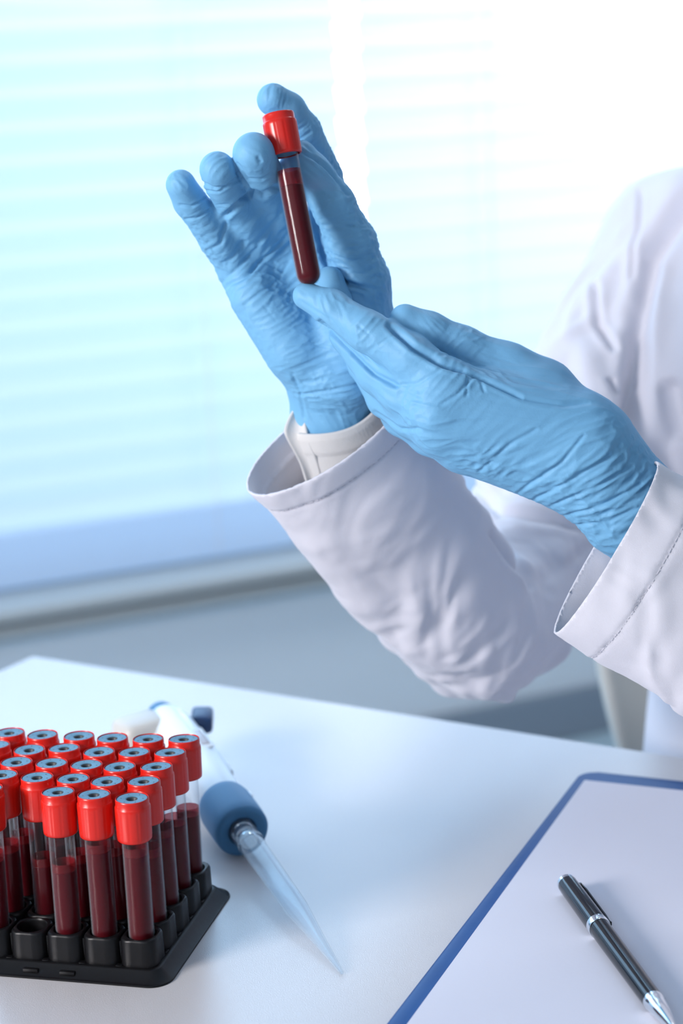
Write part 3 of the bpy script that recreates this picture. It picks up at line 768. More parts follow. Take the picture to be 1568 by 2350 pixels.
fA = [
    (mm((560, 660, 1050))[0], 0.020, IMG(100, -60), 0.0050, 0.030, 0.00035), (mm((830, 560, 1045))[0], 0.018, IMG(80, -10), 0.0030, 0.020, 0.00050), (mm((765, 350, 1055))[0], 0.016, IMG(80, -45), 0.0026, 0.015, 0.00040), (mm((720, 560, 1060))[0], 0.020, IMG(-30, 100), 0.0060, 0.040, 0.00050),
    (mm((780, 520, 1035))[0], 0.022, IMG(90, -25), 0.0030, 0.016, 0.00050),
    (mm((810, 590, 1040))[0], 0.020, IMG(100, 15), 0.0027, 0.018, 0.00065),
    (mm((840, 650, 1045))[0], 0.018, IMG(80, 45), 0.0034, 0.018, 0.00040),
    (mm((735, 420, 1024))[0], 0.014, IMG(70, 60), 0.0038, 0.012, 0.00045),
    (mm((760, 400, 1060))[0], 0.020, IMG(80, -45), 0.0026, 0.015, 0.00045),
    (mm((700, 290, 1045))[0], 0.012, IMG(80, -45), 0.0022, 0.012, 0.00040),
    (mm((625, 215, 1024))[0], 0.009, IMG(20, -60), 0.0030, 0.010, 0.00035),
    (mm((600, 590, 1055))[0], 0.030, IMG(100, -110), 0.0062, 0.050, 0.00075),
    (mm((680, 640, 1050))[0], 0.026, IMG(100, -80), 0.0050, 0.045, 0.00060),
    (mm((640, 720, 1050))[0], 0.026, IMG(90, -40), 0.0040, 0.020, 0.00035),
    (mm((500, 585, 1050))[0], 0.012, IMG(60, -90), 0.0040, 0.020, 0.00050),
    (mm((700, 820, 1055))[0], 0.020, IMG(120, -50), 0.0034, 0.030, 0.00040),
    (mm((740, 880, 1058))[0], 0.016, IMG(120, -20), 0.0036, 0.025, 0.00070),
    (mm((750, 950, 1062))[0], 0.018, IMG(-50, -100), 0.0050, 0.020, 0.00060),
    (mm((800, 850, 1058))[0], 0.020, IMG(100, -40), 0.0036, 0.020, 0.00050),
    (mm((480, 555, 1040))[0], 0.012, IMG(80, -50), 0.0024, 0.015, 0.00030),
    (mm((455, 500, 1032))[0], 0.009, IMG(80, -40), 0.0020, 0.015, 0.00040),
    (mm((535, 465, 1030))[0], 0.010, IMG(90, -25), 0.0024, 0.020, 0.00030),
    (mm((605, 425, 1025))[0], 0.010, IMG(90, -10), 0.0028, 0.020, 0.00022),
    (mm((413, 410, 1014))[0], 0.008, IMG(60, 50), 0.0030, 0.006, 0.00035),
    (mm((502, 375, 997))[0], 0.009, IMG(50, -60), 0.0034, 0.010, 0.00045),
    (mm((588, 370, 995))[0], 0.010, IMG(60, 60), 0.0045, 0.010, 0.00040),
    (mm((870, 700, 1050))[0], 0.018, IMG(40, 80), 0.0050, 0.030, 0.00035),
]
cA = [([(512, 497), (540, 476), (566, 452), (580, 440), (604, 448), (636, 428)], 6.0, 0.0022), ([(690, 345), (735, 372), (765, 402), (800, 448)], 4.0, 0.0016), ([(728, 520), (738, 570), (752, 615), (795, 650), (855, 668)], 6.0, 0.0018), ([(545, 395), (566, 425), (578, 440)], 4.0, 0.0014), ([(600, 560), (560, 600), (510, 650)], 5.0, 0.0006), ([(630, 520), (600, 590), (570, 640)], 5.0, 0.0006),([(412, 470), (440, 474), (472, 455)], 3.0, 0.0009), ([(425, 503), (452, 500), (482, 480)], 3.0, 0.0010),
      ([(462, 418), (490, 432), (520, 428), (545, 408)], 3.0, 0.0012), ([(470, 437), (500, 441), (555, 410)], 2.6, 0.0008), ([(497, 470), (535, 468), (565, 455)], 2.2, 0.0004),
      ([(545, 375), (570, 410), (600, 412), (628, 395)], 3.0, 0.0007), ([(572, 440), (600, 446), (632, 432)], 2.5, 0.0006),
      ([(478, 575), (505, 560), (520, 505)], 5.0, 0.0010), ([(516, 500), (560, 450)], 5.0, 0.0012),
      ([(525, 655), (560, 640), (610, 590), (655, 545)], 4.5, 0.0010), ([(560, 700), (640, 640), (665, 600)], 4.0, 0.0006), ([(590, 560), (640, 500), (650, 470)], 6.0, 0.0009),
      ([(735, 540), (742, 600), (790, 650), (850, 660)], 5.0, 0.0010), ([(590, 360), (600, 372)], 5.0, 0.0008),
      ([(690, 905), (760, 895), (830, 880)], 4.0, 0.0009), ([(672, 860), (690, 900), (700, 960)], 4.0, 0.0008), 
      ([(660, 800), (720, 790), (770, 800)], 3.0, 0.0004), ([(605, 700), (632, 735)], 3, 0.0002), ([(640, 650), (612, 715)], 3, 0.0002),
      ([(697, 330), (725, 360), (735, 385)], 4, 0.0006), ([(688, 320), (715, 300)], 3, 0.0006)]
V, Q = hand('glove', buildA, fA, cA, PA)
gA = pmesh('glove', *cut(V, Q, mm((772, 1003, 1090))[0], unit(WR1[1] - WR1[0])), M_glove)
gA['label'] = 'blue glove on the raised right hand, palm towards the picture'

# --- left hand: back of the hand to the lens, index finger under the tube
WR2 = mm((1395, 1100, 1012), (1500, 1200, 1018))
def buildB(F):
    c = mm((1350, 1040, 1010), (1445, 1163, 1016), (1560, 1250, 1022))
    tv = IMG(-0.66, 1.0)
    F.seg(c[0], c[1], 0.0215, 0.0190, tv, 1.28, 1.40, k=0.006); F.seg(c[1], c[2], 0.0190, 0.0200, tv, 1.42, 1.45, k=0.006)
    c = mm((1318, 975, 1008), (1015, 885, 997)); F.seg(c[0], c[1], 0.0182, 0.0125, k=0.012)
    c = mm((1335, 1010, 1008), (1000, 945, 996)); F.seg(c[0], c[1], 0.0200, 0.0128, k=0.012)
    c = mm((1345, 1060, 1012), (1010, 990, 1002)); F.seg(c[0], c[1], 0.0195, 0.0120, k=0.012)
    c = mm((1350, 1110, 1018), (1060, 1030, 1012)); F.seg(c[0], c[1], 0.0180, 0.0115, k=0.012)
    c = mm((1340, 1030, 1020), (1240, 905, 1022), (1165, 850, 1020)); F.seg(c[0], c[1], 0.0185, 0.0175, k=0.012); F.seg(c[1], c[2], 0.0175, 0.0130, k=0.010)
    c = mm((1200, 900, 1014), (1080, 910, 1006)); F.seg(c[0], c[1], 0.0110, 0.0080, k=0.012)
    F.chain(mm((1165, 850, 1020), (1060, 800, 1017), (985, 760, 1014), (930, 733, 1012)), [0.0135, 0.0115, 0.0098, 0.0082], k=0.004, kj=0.008)
    F.chain(mm((1025, 888, 997), (940, 820, 999), (845, 760, 1003), (760, 706, 1010), (703, 679, 1014)), [0.0132, 0.0118, 0.0102, 0.0090, 0.0072], k=0.004, kj=0.007)
    F.chain(mm((1005, 945, 997), (925, 900, 1008), (865, 858, 1016)), [0.0130, 0.0115, 0.0102], k=0.004, kj=0.006)
    F.chain(mm((865, 858, 1016), (800, 772, 1028), (768, 690, 1036), (757, 645, 1040)), [0.0102, 0.0092, 0.0088, 0.0080], k=0.003, kj=0.003)
    F.chain(mm((1010, 990, 1003), (945, 955, 1016), (885, 915, 1028)), [0.0122, 0.0110, 0.0098], k=0.004, kj=0.005)
    F.chain(mm((885, 915, 1028), (838, 835, 1042), (802, 745, 1050), (788, 680, 1054)), [0.0098, 0.0092, 0.0086, 0.0080], k=0.003, kj=0.003)
    F.chain(mm((1060, 1030, 1012), (985, 1000, 1024), (920, 960, 1036), (870, 890, 1050)), [0.0115, 0.0100, 0.0090, 0.0082], k=0.004, kj=0.005)
PB = mm((660, 630, 1000), (760, 610, 1060), (920, 690, 1040), (1560, 1270, 1050), (1000, 1060, 1060), (1000, 900, 970), (1400, 1100, 970), (1540, 1130, 1030), (1450, 1300, 1000))
fB = [
    (mm((1250, 1120, 992))[0], 0.022, IMG(110, -60), 0.0050, 0.030, 0.00050), (mm((1090, 960, 985))[0], 0.016, IMG(100, -60), 0.0040, 0.020, 0.00010), (mm((1010, 830, 990))[0], 0.014, IMG(60, -60), 0.0036, 0.020, 0.00035), (mm((880, 860, 1000))[0], 0.018, IMG(100, 60), 0.0046, 0.030, 0.00040), (mm((810, 740, 992))[0], 0.014, IMG(40, -60), 0.0036, 0.014, 0.00035),
    (mm((1380, 1110, 990))[0], 0.026, IMG(110, -70), 0.0044, 0.034, 0.00085),
    (mm((1450, 1130, 995))[0], 0.022, IMG(110, -80), 0.0036, 0.030, 0.00085),
    (mm((1400, 1200, 995))[0], 0.022, IMG(110, -35), 0.0036, 0.030, 0.00085),
    (mm((1300, 1090, 990))[0], 0.022, IMG(100, -75), 0.0052, 0.030, 0.00075),
    (mm((1350, 1000, 990))[0], 0.020, IMG(110, -35), 0.0046, 0.030, 0.00050),
    (mm((1170, 1080, 990))[0], 0.018, IMG(100, -90), 0.0052, 0.024, 0.00055),
    (mm((1230, 920, 995))[0], 0.022, IMG(110, 15), 0.0050, 0.036, 0.00055),
    (mm((1120, 870, 1000))[0], 0.014, IMG(60, 50), 0.0040, 0.030, 0.00045),
    (mm((1130, 820, 1002))[0], 0.016, IMG(100, 35), 0.0042, 0.030, 0.00035),
    (mm((1060, 790, 1005))[0], 0.014, IMG(50, -60), 0.0036, 0.012, 0.00045),
    (mm((985, 755, 1003))[0], 0.010, IMG(40, 60), 0.0036, 0.010, 0.00040),
    (mm((760, 710, 1000))[0], 0.013, IMG(30, 60), 0.0034, 0.012, 0.00040),
    (mm((690, 690, 1005))[0], 0.008, IMG(60, 50), 0.0034, 0.012, 0.00030),
    (mm((850, 770, 995))[0], 0.012, IMG(50, -70), 0.0032, 0.014, 0.00035),
    (mm((950, 860, 988))[0], 0.014, IMG(100, -10), 0.0040, 0.020, 0.00030),
    (mm((960, 960, 990))[0], 0.018, IMG(100, 10), 0.0042, 0.028, 0.00060),
    (mm((900, 930, 995))[0], 0.015, IMG(90, 40), 0.0042, 0.030, 0.00050),
    (mm((1040, 1010, 990))[0], 0.016, IMG(100, -30), 0.0042, 0.022, 0.00060),
    (mm((1110, 1060, 995))[0], 0.014, IMG(80, -70), 0.0036, 0.014, 0.00070),
    (mm((1050, 900, 985))[0], 0.016, IMG(50, -70), 0.0040, 0.030, 0.00035),
    (mm((800, 800, 1010))[0], 0.014, IMG(50, 90), 0.0060, 0.030, 0.00030),
]
cB = [([(893, 748), (950, 798), (1010, 834), (1062, 850)], 7.0, 0.0034), ([(1050, 846), (1110, 872), (1195, 912)], 5.0, 0.0016), ([(735, 738), (800, 800), (860, 858), (912, 886)], 5.5, 0.0020),
      ([(905, 885), (960, 880), (1010, 850)], 4.0, 0.0005), ([(860, 945), (920, 985), (965, 985)], 4.0, 0.0009), ([(1090, 862), (1050, 905), (1010, 930)], 4.0, 0.0006), ([(1075, 862), (1070, 910)], 3.5, 0.0005),
      ([(1100, 868), (1112, 900)], 3.5, 0.0006), ([(1190, 1130), (1290, 1060), (1340, 1000)], 4.0, 0.0009), ([(1220, 1150), (1330, 1090), (1400, 1045)], 4.0, 0.0010), ([(1265, 1160), (1360, 1120), (1450, 1070)], 4.0, 0.0010),
      ([(1290, 1185), (1380, 1160), (1470, 1110)], 4.0, 0.0010), ([(1320, 1205), (1400, 1195), (1455, 1165)], 4.0, 0.0009), ([(1100, 1080), (1170, 1020), (1230, 985)], 4.5, 0.0008), ([(1200, 915), (1290, 930), (1350, 925)], 5, 0.0007),
      ([(690, 690), (720, 710), (760, 735)], 3.5, 0.0004), ([(820, 745), (850, 770)], 3.5, 0.0004), ([(870, 790), (905, 770)], 3, 0.0003)]
V, Q = hand('glove', buildB, fB, cB, PB, 0.92, 1.5)
gB = pmesh('glove', *cut(V, Q, mm((1545, 1235, 1020))[0], unit(WR2[1] - WR2[0])), M_glove)
gB['label'] = 'blue glove on the left hand, back of the hand seen, fingertip under the tube'

# --- lab coat
def cloth_mat(name, c, scale=2200):
    m = mat(name, c, 0.85, spec=0.2, sheen=0.25)
    nt = m.node_tree; b = nt.nodes['Principled BSDF']; tcn = nt.nodes.new('ShaderNodeTexCoord')
    nz = nt.nodes.new('ShaderNodeTexNoise'); nz.inputs['Scale'].default_value = scale; nz.inputs['Detail'].default_value = 3
    bp = nt.nodes.new('ShaderNodeBump'); bp.inputs['Strength'].default_value = 0.3; bp.inputs['Distance'].default_value = 0.0003
    nt.links.new(tcn.outputs['Object'], nz.inputs['Vector']); nt.links.new(nz.outputs['Fac'], bp.inputs['Height']); nt.links.new(bp.outputs['Normal'], b.inputs['Normal'])
    return m
M_coat = cloth_mat('white_lab_coat_cotton', (0.69, 0.69, 0.76)); M_knit = cloth_mat('off_white_knit_cuff', (0.66, 0.65, 0.64), 900)
CVX = 0.0036
allp = mm((560, 1180, 1000), (900, 1700, 1300), (1500, 350, 1450), (2500, 300, 1100), (2500, 2300, 1000), (1300, 2300, 1350), (1900, 300, 1500), (1300, 1450, 940), (2300, 2200, 1000), (640, 1000, 1150))
CF = Field(np.array(allp).min(0) - 0.03, np.array(allp).max(0) + 0.03, CVX)
# far sleeve: forearm
S1 = mm((655, 872, 1050), (752, 995, 1077), (845, 1130, 1105), (945, 1270, 1140), (1085, 1445, 1190))
tvA = IMG(390, -275)
RAa = [0.0290, 0.0290, 0.0310, 0.0345, 0.0420]
for i in range(4): CF.seg(S1[i], S1[i + 1], RAa[i], RAa[i + 1], tvA, [1.84, 1.84, 1.64, 1.45][i], [1.84, 1.64, 1.45, 1.08][i], k=0.006)
S2 = mm((1110, 1450, 1200), (1190, 1320, 1265), (1335, 1040, 1330), (1480, 770, 1370), (1580, 600, 1390))
for i, (a, b) in enumerate(((0.042, 0.046), (0.046, 0.050), (0.050, 0.054), (0.054, 0.062))): CF.seg(S2[i], S2[i + 1], a, b, IMG(300, 130), 1.10, 1.10, k=0.010)
# torso
sh = mm((1590, 590, 1390), (2270, 640, 1190)); hp = mm((1720, 1950, 1420), (2230, 2000, 1240))
smid, hmid = (sh[0] + sh[1]) / 2, (hp[0] + hp[1]) / 2; sd = unit(sh[1] - sh[0])
CF.seg(smid - np.array([0, 0, .06]), (smid * .5 + hmid * .5), 0.098, 0.095, sd, 1.62, 1.5, k=0.03); CF.seg(smid * .5 + hmid * .5, hmid, 0.095, 0.115, sd, 1.5, 1.55, k=0.03)
CF.seg(sh[0], smid + np.array([0, 0, 0.035]), 0.050, 0.060, k=0.03); CF.seg(smid + np.array([0, 0, 0.035]), sh[1], 0.060, 0.062, k=0.03)
CF.seg(smid, np.array([0.322, 1.283, 1.105]), 0.080, 0.058, k=0.03)
# near sleeve
S3 = mm((1335, 1220, 1000), (1500, 1320, 1000), (1700, 1440, 1000), (2120, 1690, 1000)); tvB = IMG(-230, 390)
for i, (a, b, e0, e1_) in enumerate(((0.031, 0.0315, 1.67, 1.67), (0.0315, 0.034, 1.67, 1.55), (0.034, 0.046, 1.55, 1.2))): CF.seg(S3[i], S3[i + 1], a, b, tvB, e0, e1_, k=0.006)
CF.seg(S3[3], sh[1], 0.048, 0.062, k=0.012)
# lap: thighs under the table
kn = [hp[0] + np.array([-0.40, -0.02, 0]), hp[1] + np.array([-0.40, -0.06, 0])]
V, Q = CF.mesh(); V = relax(V, Q, 3)
def refine(V, Q):
    """one smooth quad split"""
    E = np.sort(np.concatenate([Q[:, [0, 1]], Q[:, [1, 2]], Q[:, [2, 3]], Q[:, [3, 0]]]), 1)
    u, inv = np.unique(E[:, 0] * len(V) + E[:, 1], return_inverse=True)
    a, b = u // len(V), u % len(V); em = (V[a] + V[b]) / 2; fm = V[Q].mean(1); n = len(Q)
    e = inv.reshape(4, n) + len(V); f = np.arange(n) + len(V) + len(em)
    V2 = np.concatenate([V, em, fm])
    Q2 = np.concatenate([np.stack([Q[:, k], e[k], f, e[(k - 1) % 4]], 1) for k in range(4)])
    return V2, Q2
# clean sleeve openings: cut by planes with a fine rim
nA = unit(S1[1] - S1[2]); cutA = S1[1]
nB = unit(IMG(-0.86, -0.51) - FWD * 0.05); cutB = mm((1390, 1255, 1000))[0]
fC = [
    (mm((760, 1180, 1040))[0], 0.050, IMG(-60, 100), 0.014, 0.07, 0.0012),
    (mm((870, 1290, 1100))[0], 0.045, IMG(-60, 100), 0.020, 0.09, 0.0020),
    (mm((970, 1380, 1130))[0], 0.045, IMG(-30, 100), 0.020, 0.08, 0.0030),
    (mm((1040, 1480, 1160))[0], 0.055, IMG(-45, 100), 0.020, 0.08, 0.0036),
    (mm((1160, 1450, 1200))[0], 0.055, IMG(0, 100), 0.016, 0.07, 0.0060),
    (mm((1200, 1300, 1250))[0], 0.050, IMG(-100, 30), 0.022, 0.08, 0.0040),
    (mm((1180, 1180, 1300))[0], 0.060, IMG(-100, -20), 0.025, 0.08, 0.0040),
    (mm((1350, 750, 1320))[0], 0.080, IMG(40, 110), 0.028, 0.12, 0.0045),
    (mm((1430, 560, 1320))[0], 0.070, IMG(-20, 110), 0.026, 0.12, 0.0040),
    (mm((1560, 900, 1280))[0], 0.120, IMG(-10, 110), 0.045, 0.25, 0.0080),
    (mm((1560, 1650, 1250))[0], 0.100, IMG(0, 110), 0.050, 0.25, 0.0060),
    (mm((1480, 1350, 960))[0], 0.060, IMG(100, 60), 0.024, 0.05, 0.0014),
    (mm((1700, 1450, 960))[0], 0.100, IMG(-30, 110), 0.030, 0.06, 0.0030),
]
cC = [([(1225, 1345), (1175, 1290), (1130, 1225)], 9, 0.005), ([(1365, 650), (1370, 740), (1412, 800)], 9, 0.005), ([(1470, 440), (1470, 520), (1450, 640)], 7, 0.003), ([(1600, 430), (1500, 600), (1465, 760), (1450, 1000)], 22, 0.012),
      ([(1400, 870), (1412, 905)], 10, 0.004), ([(1080, 1110), (1150, 1180), (1330, 1215)], 12, 0.004), ([(1568, 1000), (1540, 880)], 25, 0.008)]
near = (V[:, 0] < at(1700, 1000, 1.3)[0])
# refine only the part in view
qn = near[Q].all(1); Vn, Qn = V, Q
Vr, Qr = refine(V, Q); Vr = relax(Vr, Qr, 2)
Nr = normals(Vr, Qr)
Vr = wrinkle(Vr, Nr, fC, cC, soft=True)
# hem ridge along both openings
for c_, n_, on in ((cutA, nA, 0.0150), (cutB, nB, 0.0225)):
    dist = -((Vr - c_) @ n_); loc = ((Vr - c_) ** 2).sum(1) < 0.095 ** 2
    h = np.where((dist > 0) & (dist < on), 0.0005, 0) - 0.0007 * np.exp(-((dist - on - .0006) / 0.0009) ** 2)
    Vr = Vr + normals(Vr, Qr) * np.where(loc, h, 0)[:, None]
me = np_mesh('lab_coat', Vr - np.array(person.location), Qr)
bm = bmesh.new(); bm.from_mesh(me)
off = Vector(person.location)
for c_, n_, rad in ((cutA, nA, 0.16), (cutB, nB, 0.080)):
    c_ = Vector(c_) - off; n_ = Vector(n_)
    fs = [f for f in bm.faces if (f.calc_center_median() - c_).length < rad]
    geom = list({e for f in fs for e in f.edges}) + list({v for f in fs for v in f.verts}) + fs
    r = bmesh.ops.bisect_plane(bm, geom=geom, plane_co=c_, plane_no=n_, dist=1e-6)
    dele = [v for v in bm.verts if (v.co - c_).dot(n_) > 1e-5 and (v.co - c_).length < rad]
    bmesh.ops.delete(bm, geom=dele, context='VERTS')
# keep only the big shell
seen = set(); best = []
for v in bm.verts:
    if v in seen: continue
    st = [v]; comp = []; seen.add(v)
    while st:
        x = st.pop(); comp.append(x)
        for e in x.link_edges:
            y = e.other_vert(x)
            if y not in seen: seen.add(y); st.append(y)
    if len(comp) > len(best): best = comp
bs = set(best); bmesh.ops.delete(bm, geom=[v for v in bm.verts if v not in bs], context='VERTS')
bm.to_mesh(me); bm.free()
coat = link_mesh('lab_coat', me, M_coat, person)
sol = coat.modifiers.new('thickness', 'SOLIDIFY'); sol.thickness = 0.0011; sol.offset = -1

# stitching along the hems, and the knitted inner cuff
def plane_loop(me_, c_, n_, rad):
    b = bmesh.new(); b.from_mesh(me_)
    c_ = Vector(c_) - off; n_ = Vector(n_)
    fs = [f for f in b.faces if (f.calc_center_median() - c_).length < rad]
    geom = list({e for f in fs for e in f.edges}) + list({v for f in fs for v in f.verts}) + fs
    r = bmesh.ops.bisect_plane(b, geom=geom, plane_co=c_, plane_no=n_, dist=1e-7)
    P = np.array([v.co[:] for v in r['geom_cut'] if isinstance(v, bmesh.types.BMVert)]); b.free()
    cc = P.mean(0); n = np.array(n_); e1 = unit(np.cross(n, [0.3, 0.2, 1])); e2 = np.cross(n, e1)
    a = np.arctan2((P - cc) @ e2, (P - cc) @ e1); P = P[np.argsort(a)]
    return P, cc
M_thread = mat('white_thread', (0.60, 0.60, 0.67), 0.8)
def stitch(c_, n_, rad, step=0.0032, dash=0.0024):
    P, cc = plane_loop(me, c_, n_, rad)
    P = np.vstack([P, P[:1]]); s_ = np.r_[0, np.cumsum(np.linalg.norm(np.diff(P, axis=0), axis=1))]
    b = bmesh.new()
    def pt(t): return np.array([np.interp(t, s_, P[:, k]) for k in range(3)])
    t = 0.0
    while t < s_[-1] - dash:
        p, q = pt(t), pt(t + dash); m_ = (p + q) / 2; d = unit(q - p); nn = unit(m_ - cc); nn = unit(nn - d * (nn @ d)); s2 = np.cross(d, nn)
        R = Matrix(((d[0], s2[0], nn[0]), (d[1], s2[1], nn[1]), (d[2], s2[2], nn[2])))
        add_box(b, tuple(m_ + nn * 0.0001), (dash, 0.00042, 0.0005), R=R)
        t += step
    return from_bm('stitching', b, M_thread, coat, smooth=False)
stitch(cutB - nB * 0.0231, nB, 0.12)
stitch(cutA - nA * 0.0156, nA, 0.12)
def knit(name, c0, ax, across, L, r0, r1, ea, flare=0.0):
    ax = unit(ax); e1 = unit(across - ax * (across @ ax)); e2 = np.cross(ax, e1)
    NU, NVv = 160, 40; Vv = []; 
    for j in range(NVv):
        t = j / (NVv - 1); r = r0 + (r1 - r0) * t
        for i in range(NU):
            a = 2 * math.pi * i / NU; rr = r + 0.00025 * math.cos(a * 80) * (0 if j < 2 else 1) + (0.0006 if 1 < j < 9 else 0)
            wob = 0.0012 * math.sin(2 * a + 1 + 2 * t) 
            Vv.append(c0 - ax * (t * L + 0.0015 * math.sin(a * 3)) + e1 * (rr * ea + wob) * math.cos(a) + e2 * (rr + wob) * math.sin(a))
    Qq = [[j * NU + i, j * NU + (i + 1) % NU, (j + 1) * NU + (i + 1) % NU, (j + 1) * NU + i] for j in range(NVv - 1) for i in range(NU)]
    o = pmesh(name, np.array(Vv), np.array(Qq), M_knit); s2 = o.modifiers.new('thickness', 'SOLIDIFY'); s2.thickness = 0.0016; s2.offset = -1
    return o
axA = unit(WR1[0] - WR1[1])
kc = knit('inner_cuff', mm((783, 938, 1083))[0], unit(nA * .6 + axA * .4), tvA, 0.060, 0.0225, 0.0260, 1.24)
kc['label'] = 'off-white knitted cuff inside the raised sleeve'
oe = [(690, 922, 1078), (666, 955, 1074), (651, 990, 1071), (668, 1025, 1075), (690, 1062, 1080), (706, 1110, 1086), (725, 1160, 1092)]
ie = [(694, 930, 1076), (699, 975, 1070), (708, 1015, 1069), (722, 1045, 1072), (731, 1070, 1077), (738, 1110, 1084), (745, 1160, 1090)]
def cr_(pts, n):
    pts = np.array(pts, float); t = np.linspace(0, len(pts) - 1, n); return np.stack([np.interp(t, np.arange(len(pts)), pts[:, k]) for k in range(3)], 1)
def smooth_curve(pts, n):
    P = cr_(pts, n)
    for _ in range(6): P[1:-1] = (P[:-2] + 2 * P[1:-1] + P[2:]) / 4
    return P
A_, B_ = smooth_curve(oe, 40), smooth_curve(ie, 40); G_ = []
for w in np.linspace(0, 1, 10):
    R_ = A_ * (1 - w) + B_ * w; R_[:, 2] += 3.0 * math.sin(math.pi * w); G_.append([at(x, y, d / 1000) for x, y, d in R_])
G_ = np.array(G_); nr, nc = G_.shape[:2]
Qq = np.array([[j * nc + i, j * nc + i + 1, (j + 1) * nc + i + 1, (j + 1) * nc + i] for j in range(nr - 1) for i in range(nc - 1)])
fl_ = pmesh('cuff_flap', G_.reshape(-1, 3), Qq, M_knit); s2 = fl_.modifiers.new('thickness', 'SOLIDIFY'); s2.thickness = 0.0016

# the wearer inside the coat: head, neck, trunk; trousers; shoes
fdir = unit(np.array([-0.87, -0.49, 0])); sdir = np.array([-0.49, 0.87, 0]); cb_ = np.array([0.325, 1.285, 0.0])
zz = lambda z, f=0.0, s_=0.0: cb_ + fdir * f + sdir * s_ + np.array([0, 0, z])
HF = Field(cb_ + np.array([-0.34, -0.34, 0.50]), cb_ + np.array([0.34, 0.34, 1.46]), 0.0045)
HF.seg(zz(0.58), zz(0.98), 0.080, 0.072, sdir, 1.35, 1.5, k=0.03)
HF.seg(zz(0.98, 0.0), zz(1.10, 0.02), 0.058, 0.052, k=0.02)
HF.seg(zz(1.00, 0, -.14), zz(1.00, 0, .14), 0.045, 0.045, k=0.03)
hz = 1.232
HF.seg(zz(1.10, 0.02), zz(hz - 0.05, 0.03), 0.052, 0.050, k=0.015)
HF.seg(zz(hz + 0.03, -0.005), zz(hz + 0.03, 0.035), 0.076, 0.072, k=0.02)
HF.seg(zz(hz - 0.02, 0.03), zz(hz - 0.085, 0.066), 0.062, 0.030, k=0.02)
HF.seg(zz(hz + 0.012, 0.092), zz(hz - 0.022, 0.112), 0.007, 0.011, k=0.010)
HF.seg(zz(hz - 0.058, 0.092, -.012), zz(hz - 0.058, 0.092, .012), 0.0065, 0.0065, k=0.005)
for e in (-1, 1):
    HF.seg(zz(hz + .005, 0.012, e * 0.074), zz(hz - .028, 0.018, e * 0.072), 0.014, 0.009, sdir, 0.45, k=0.004)
    HF.seg(zz(hz + .030, 0.095, e * 0.018), zz(hz + .028, 0.090, e * 0.045), 0.007, 0.006, k=0.008)
    HF.seg(zz(hz + .019, 0.094, e * 0.022), zz(hz + .017, 0.090, e * 0.042), 0.0050, 0.0045, k=0.004)
    HF.seg(zz(hz - .004, 0.093, e * 0.024), zz(hz - .003, 0.088, e * 0.042), 0.0050, 0.0045, k=0.004)
Vb, Qb = HF.mesh(); Vb = relax(Vb, Qb, 2)
pmesh('body', Vb, Qb, mat('skin', (0.55, 0.33, 0.24), 0.5, sss=0.1))
GF = Field(cb_ + np.array([-0.2, -0.2, 1.12]), cb_ + np.array([0.2, 0.2, 1.44]), 0.004)
GF.seg(zz(hz + 0.052, -0.022), zz(hz + 0.050, 0.018), 0.080, 0.077, k=0.01); GF.seg(zz(hz + 0.03, -0.030), zz(hz - 0.05, -0.035), 0.070, 0.050, k=0.02); GF.seg(zz(hz - 0.02, -0.085), zz(hz - 0.03, -0.105), 0.030, 0.032, k=0.02)
Vb, Qb = GF.mesh(); Vb = relax(Vb, Qb, 2); Vb = wrinkle(Vb, normals(Vb, Qb), [(zz(hz), 0.15, [0, 0, 1], 0.008, 0.08, 0.002)], soft=True)
pmesh('hair', Vb, Qb, mat('brown_hair', (0.06, 0.03, 0.015), 0.5))
eb = bmesh.new()
for e in (-1, 1):
    r = bmesh.ops.create_uvsphere(eb, u_segments=16, v_segments=10, radius=0.0112)
    for v in r['verts']: v.co += Vector(zz(hz + .0075, 0.0868, e * 0.031)) - off
    r = bmesh.ops.create_uvsphere(eb, u_segments=16, v_segments=10, radius=0.0062)
    for v in r['verts']: v.co += Vector(zz(hz + .0060, 0.0925, e * 0.031)) - off
    for f in {f for v in r['verts'] for f in v.link_faces}: f.material_index = 1
from_bm('eyes', eb, [mat('eye_white', (0.6, 0.58, 0.55), 0.2), mat('brown_iris', (0.03, 0.015, 0.008), 0.1)], person)
TF = Field(np.array([-0.30, 0.60, 0.03]), np.array([0.62, 1.60, 0.72]), 0.006)
TF.seg(zz(0.565, 0, -.08), zz(0.565, 0, .08), 0.088, 0.088, k=0.03)
for e in (-1, 1):
    TF.seg(zz(0.55, 0.02, e * .09), zz(0.545, 0.40, e * .10), 0.072, 0.056, k=0.02); TF.seg(zz(0.545, 0.40, e * .10), zz(0.12, 0.36, e * .10), 0.056, 0.045, k=0.01)
Vb, Qb = TF.mesh(); pmesh('trousers', relax(Vb, Qb, 2), Qb, cloth_mat('navy_trousers', (0.03, 0.05, 0.10), 900))
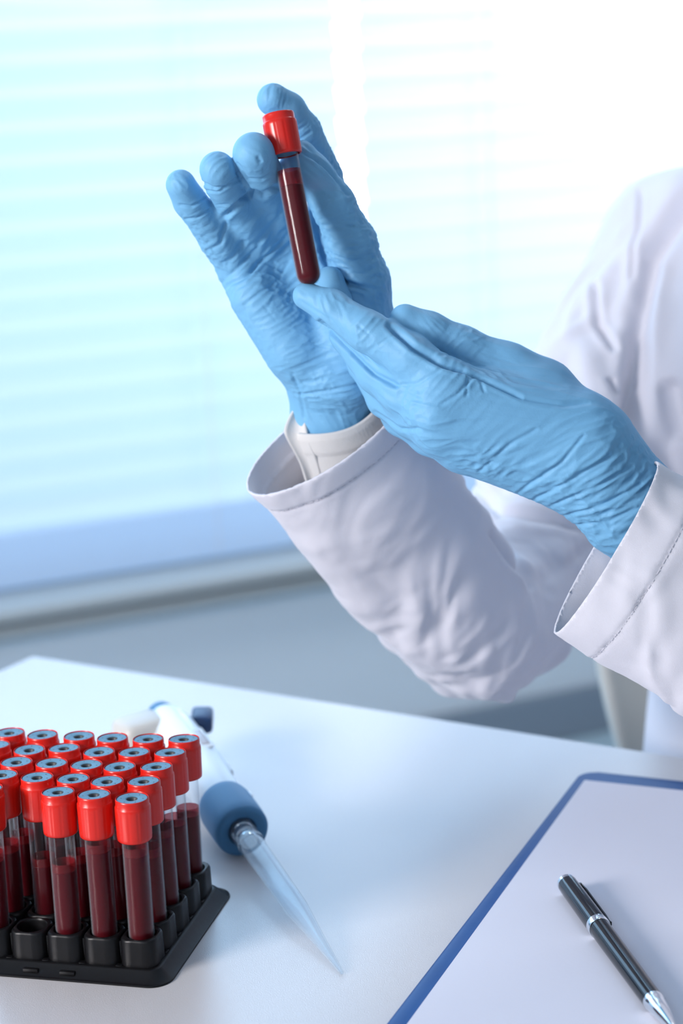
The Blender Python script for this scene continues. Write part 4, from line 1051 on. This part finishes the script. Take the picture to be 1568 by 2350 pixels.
for e in (-1, 1):
    SF = Field(zz(-0.02, 0.45, e * .10) - np.array([.2, .2, 0]), zz(0.16, 0.45, e * .10) + np.array([.2, .2, 0]), 0.005)
    SF.seg(zz(0.045, 0.36, e * .10), zz(0.036, 0.52, e * .11), 0.040, 0.034, sdir, 1.05, k=0.01); SF.seg(zz(0.07, 0.35, e * .10), zz(0.12, 0.36, e * .10), 0.040, 0.038, k=0.01)
    Vb, Qb = SF.mesh(); Vb[:, 2] = np.maximum(Vb[:, 2], 0.002); pmesh('shoe', Vb, Qb, mat('white_clog', (0.7, 0.7, 0.7), 0.5))

# ------------------------------------------------------------------ tub chair under the person
chair = thing('tub_chair', 'cream shell tub chair behind the coat sleeve at the table edge', 'chair', (float(cb_[0]), float(cb_[1]), 0))
M_ch = mat('cream_shell_plastic', (0.62, 0.62, 0.58), 0.45)
co_ = np.array([cb_[0], cb_[1], 0])
U_ = []
for k in range(13): a = -math.pi / 2 + math.pi * k / 12; U_.append((-0.05 - 0.20 * math.cos(a), 0.275 * math.sin(a), 0.74 + 0.10 * max(0, math.cos(a)) ** 1.5))
U_ = [(-0.015, -0.275, 0.725)] + U_ + [(-0.015, 0.275, 0.725)]
nv = 9; Vc = []
for f_, s_, ht in U_:
    for j in range(nv):
        t = j / (nv - 1); z = 0.43 + (ht - 0.43) * t; sh_ = 0.80 + 0.20 * math.sin(t * math.pi / 2)
        ff = f_ if abs(f_ + .015) > .001 else f_ - 0.05 * (1 - t) ** 1.5
        Vc.append(fdir * ff * (1 if f_ > -0.06 else sh_) + sdir * s_ * sh_ + np.array([0, 0, z]))
Qc = np.array([[i * nv + j, (i + 1) * nv + j, (i + 1) * nv + j + 1, i * nv + j + 1] for i in range(len(U_) - 1) for j in range(nv - 1)])
o = link_mesh('shell', np_mesh('shell', np.array(Vc), Qc), M_ch, chair); s2 = o.modifiers.new('round', 'SUBSURF'); s2.levels = 2; s2.render_levels = 2
s2 = o.modifiers.new('thickness', 'SOLIDIFY'); s2.thickness = 0.012; s2.offset = 0
cang = math.atan2(fdir[1], fdir[0])
def chbox(name, c, s_, m, bev):
    b = bmesh.new(); add_box(b, c, s_, bevel=bev, seg=3); b.transform(Matrix.Rotation(cang, 4, 'Z')); return from_bm(name, b, m, chair, sharp=50)
chbox('seat', (-0.07, 0, 0.435), (0.34, 0.44, 0.04), M_ch, 0.018)
for x in (-0.20, 0.05):
    for y in (-0.17, 0.17): chbox('leg', (x, y, 0.2075), (0.025, 0.025, 0.415), M_tmetal, 0.005)
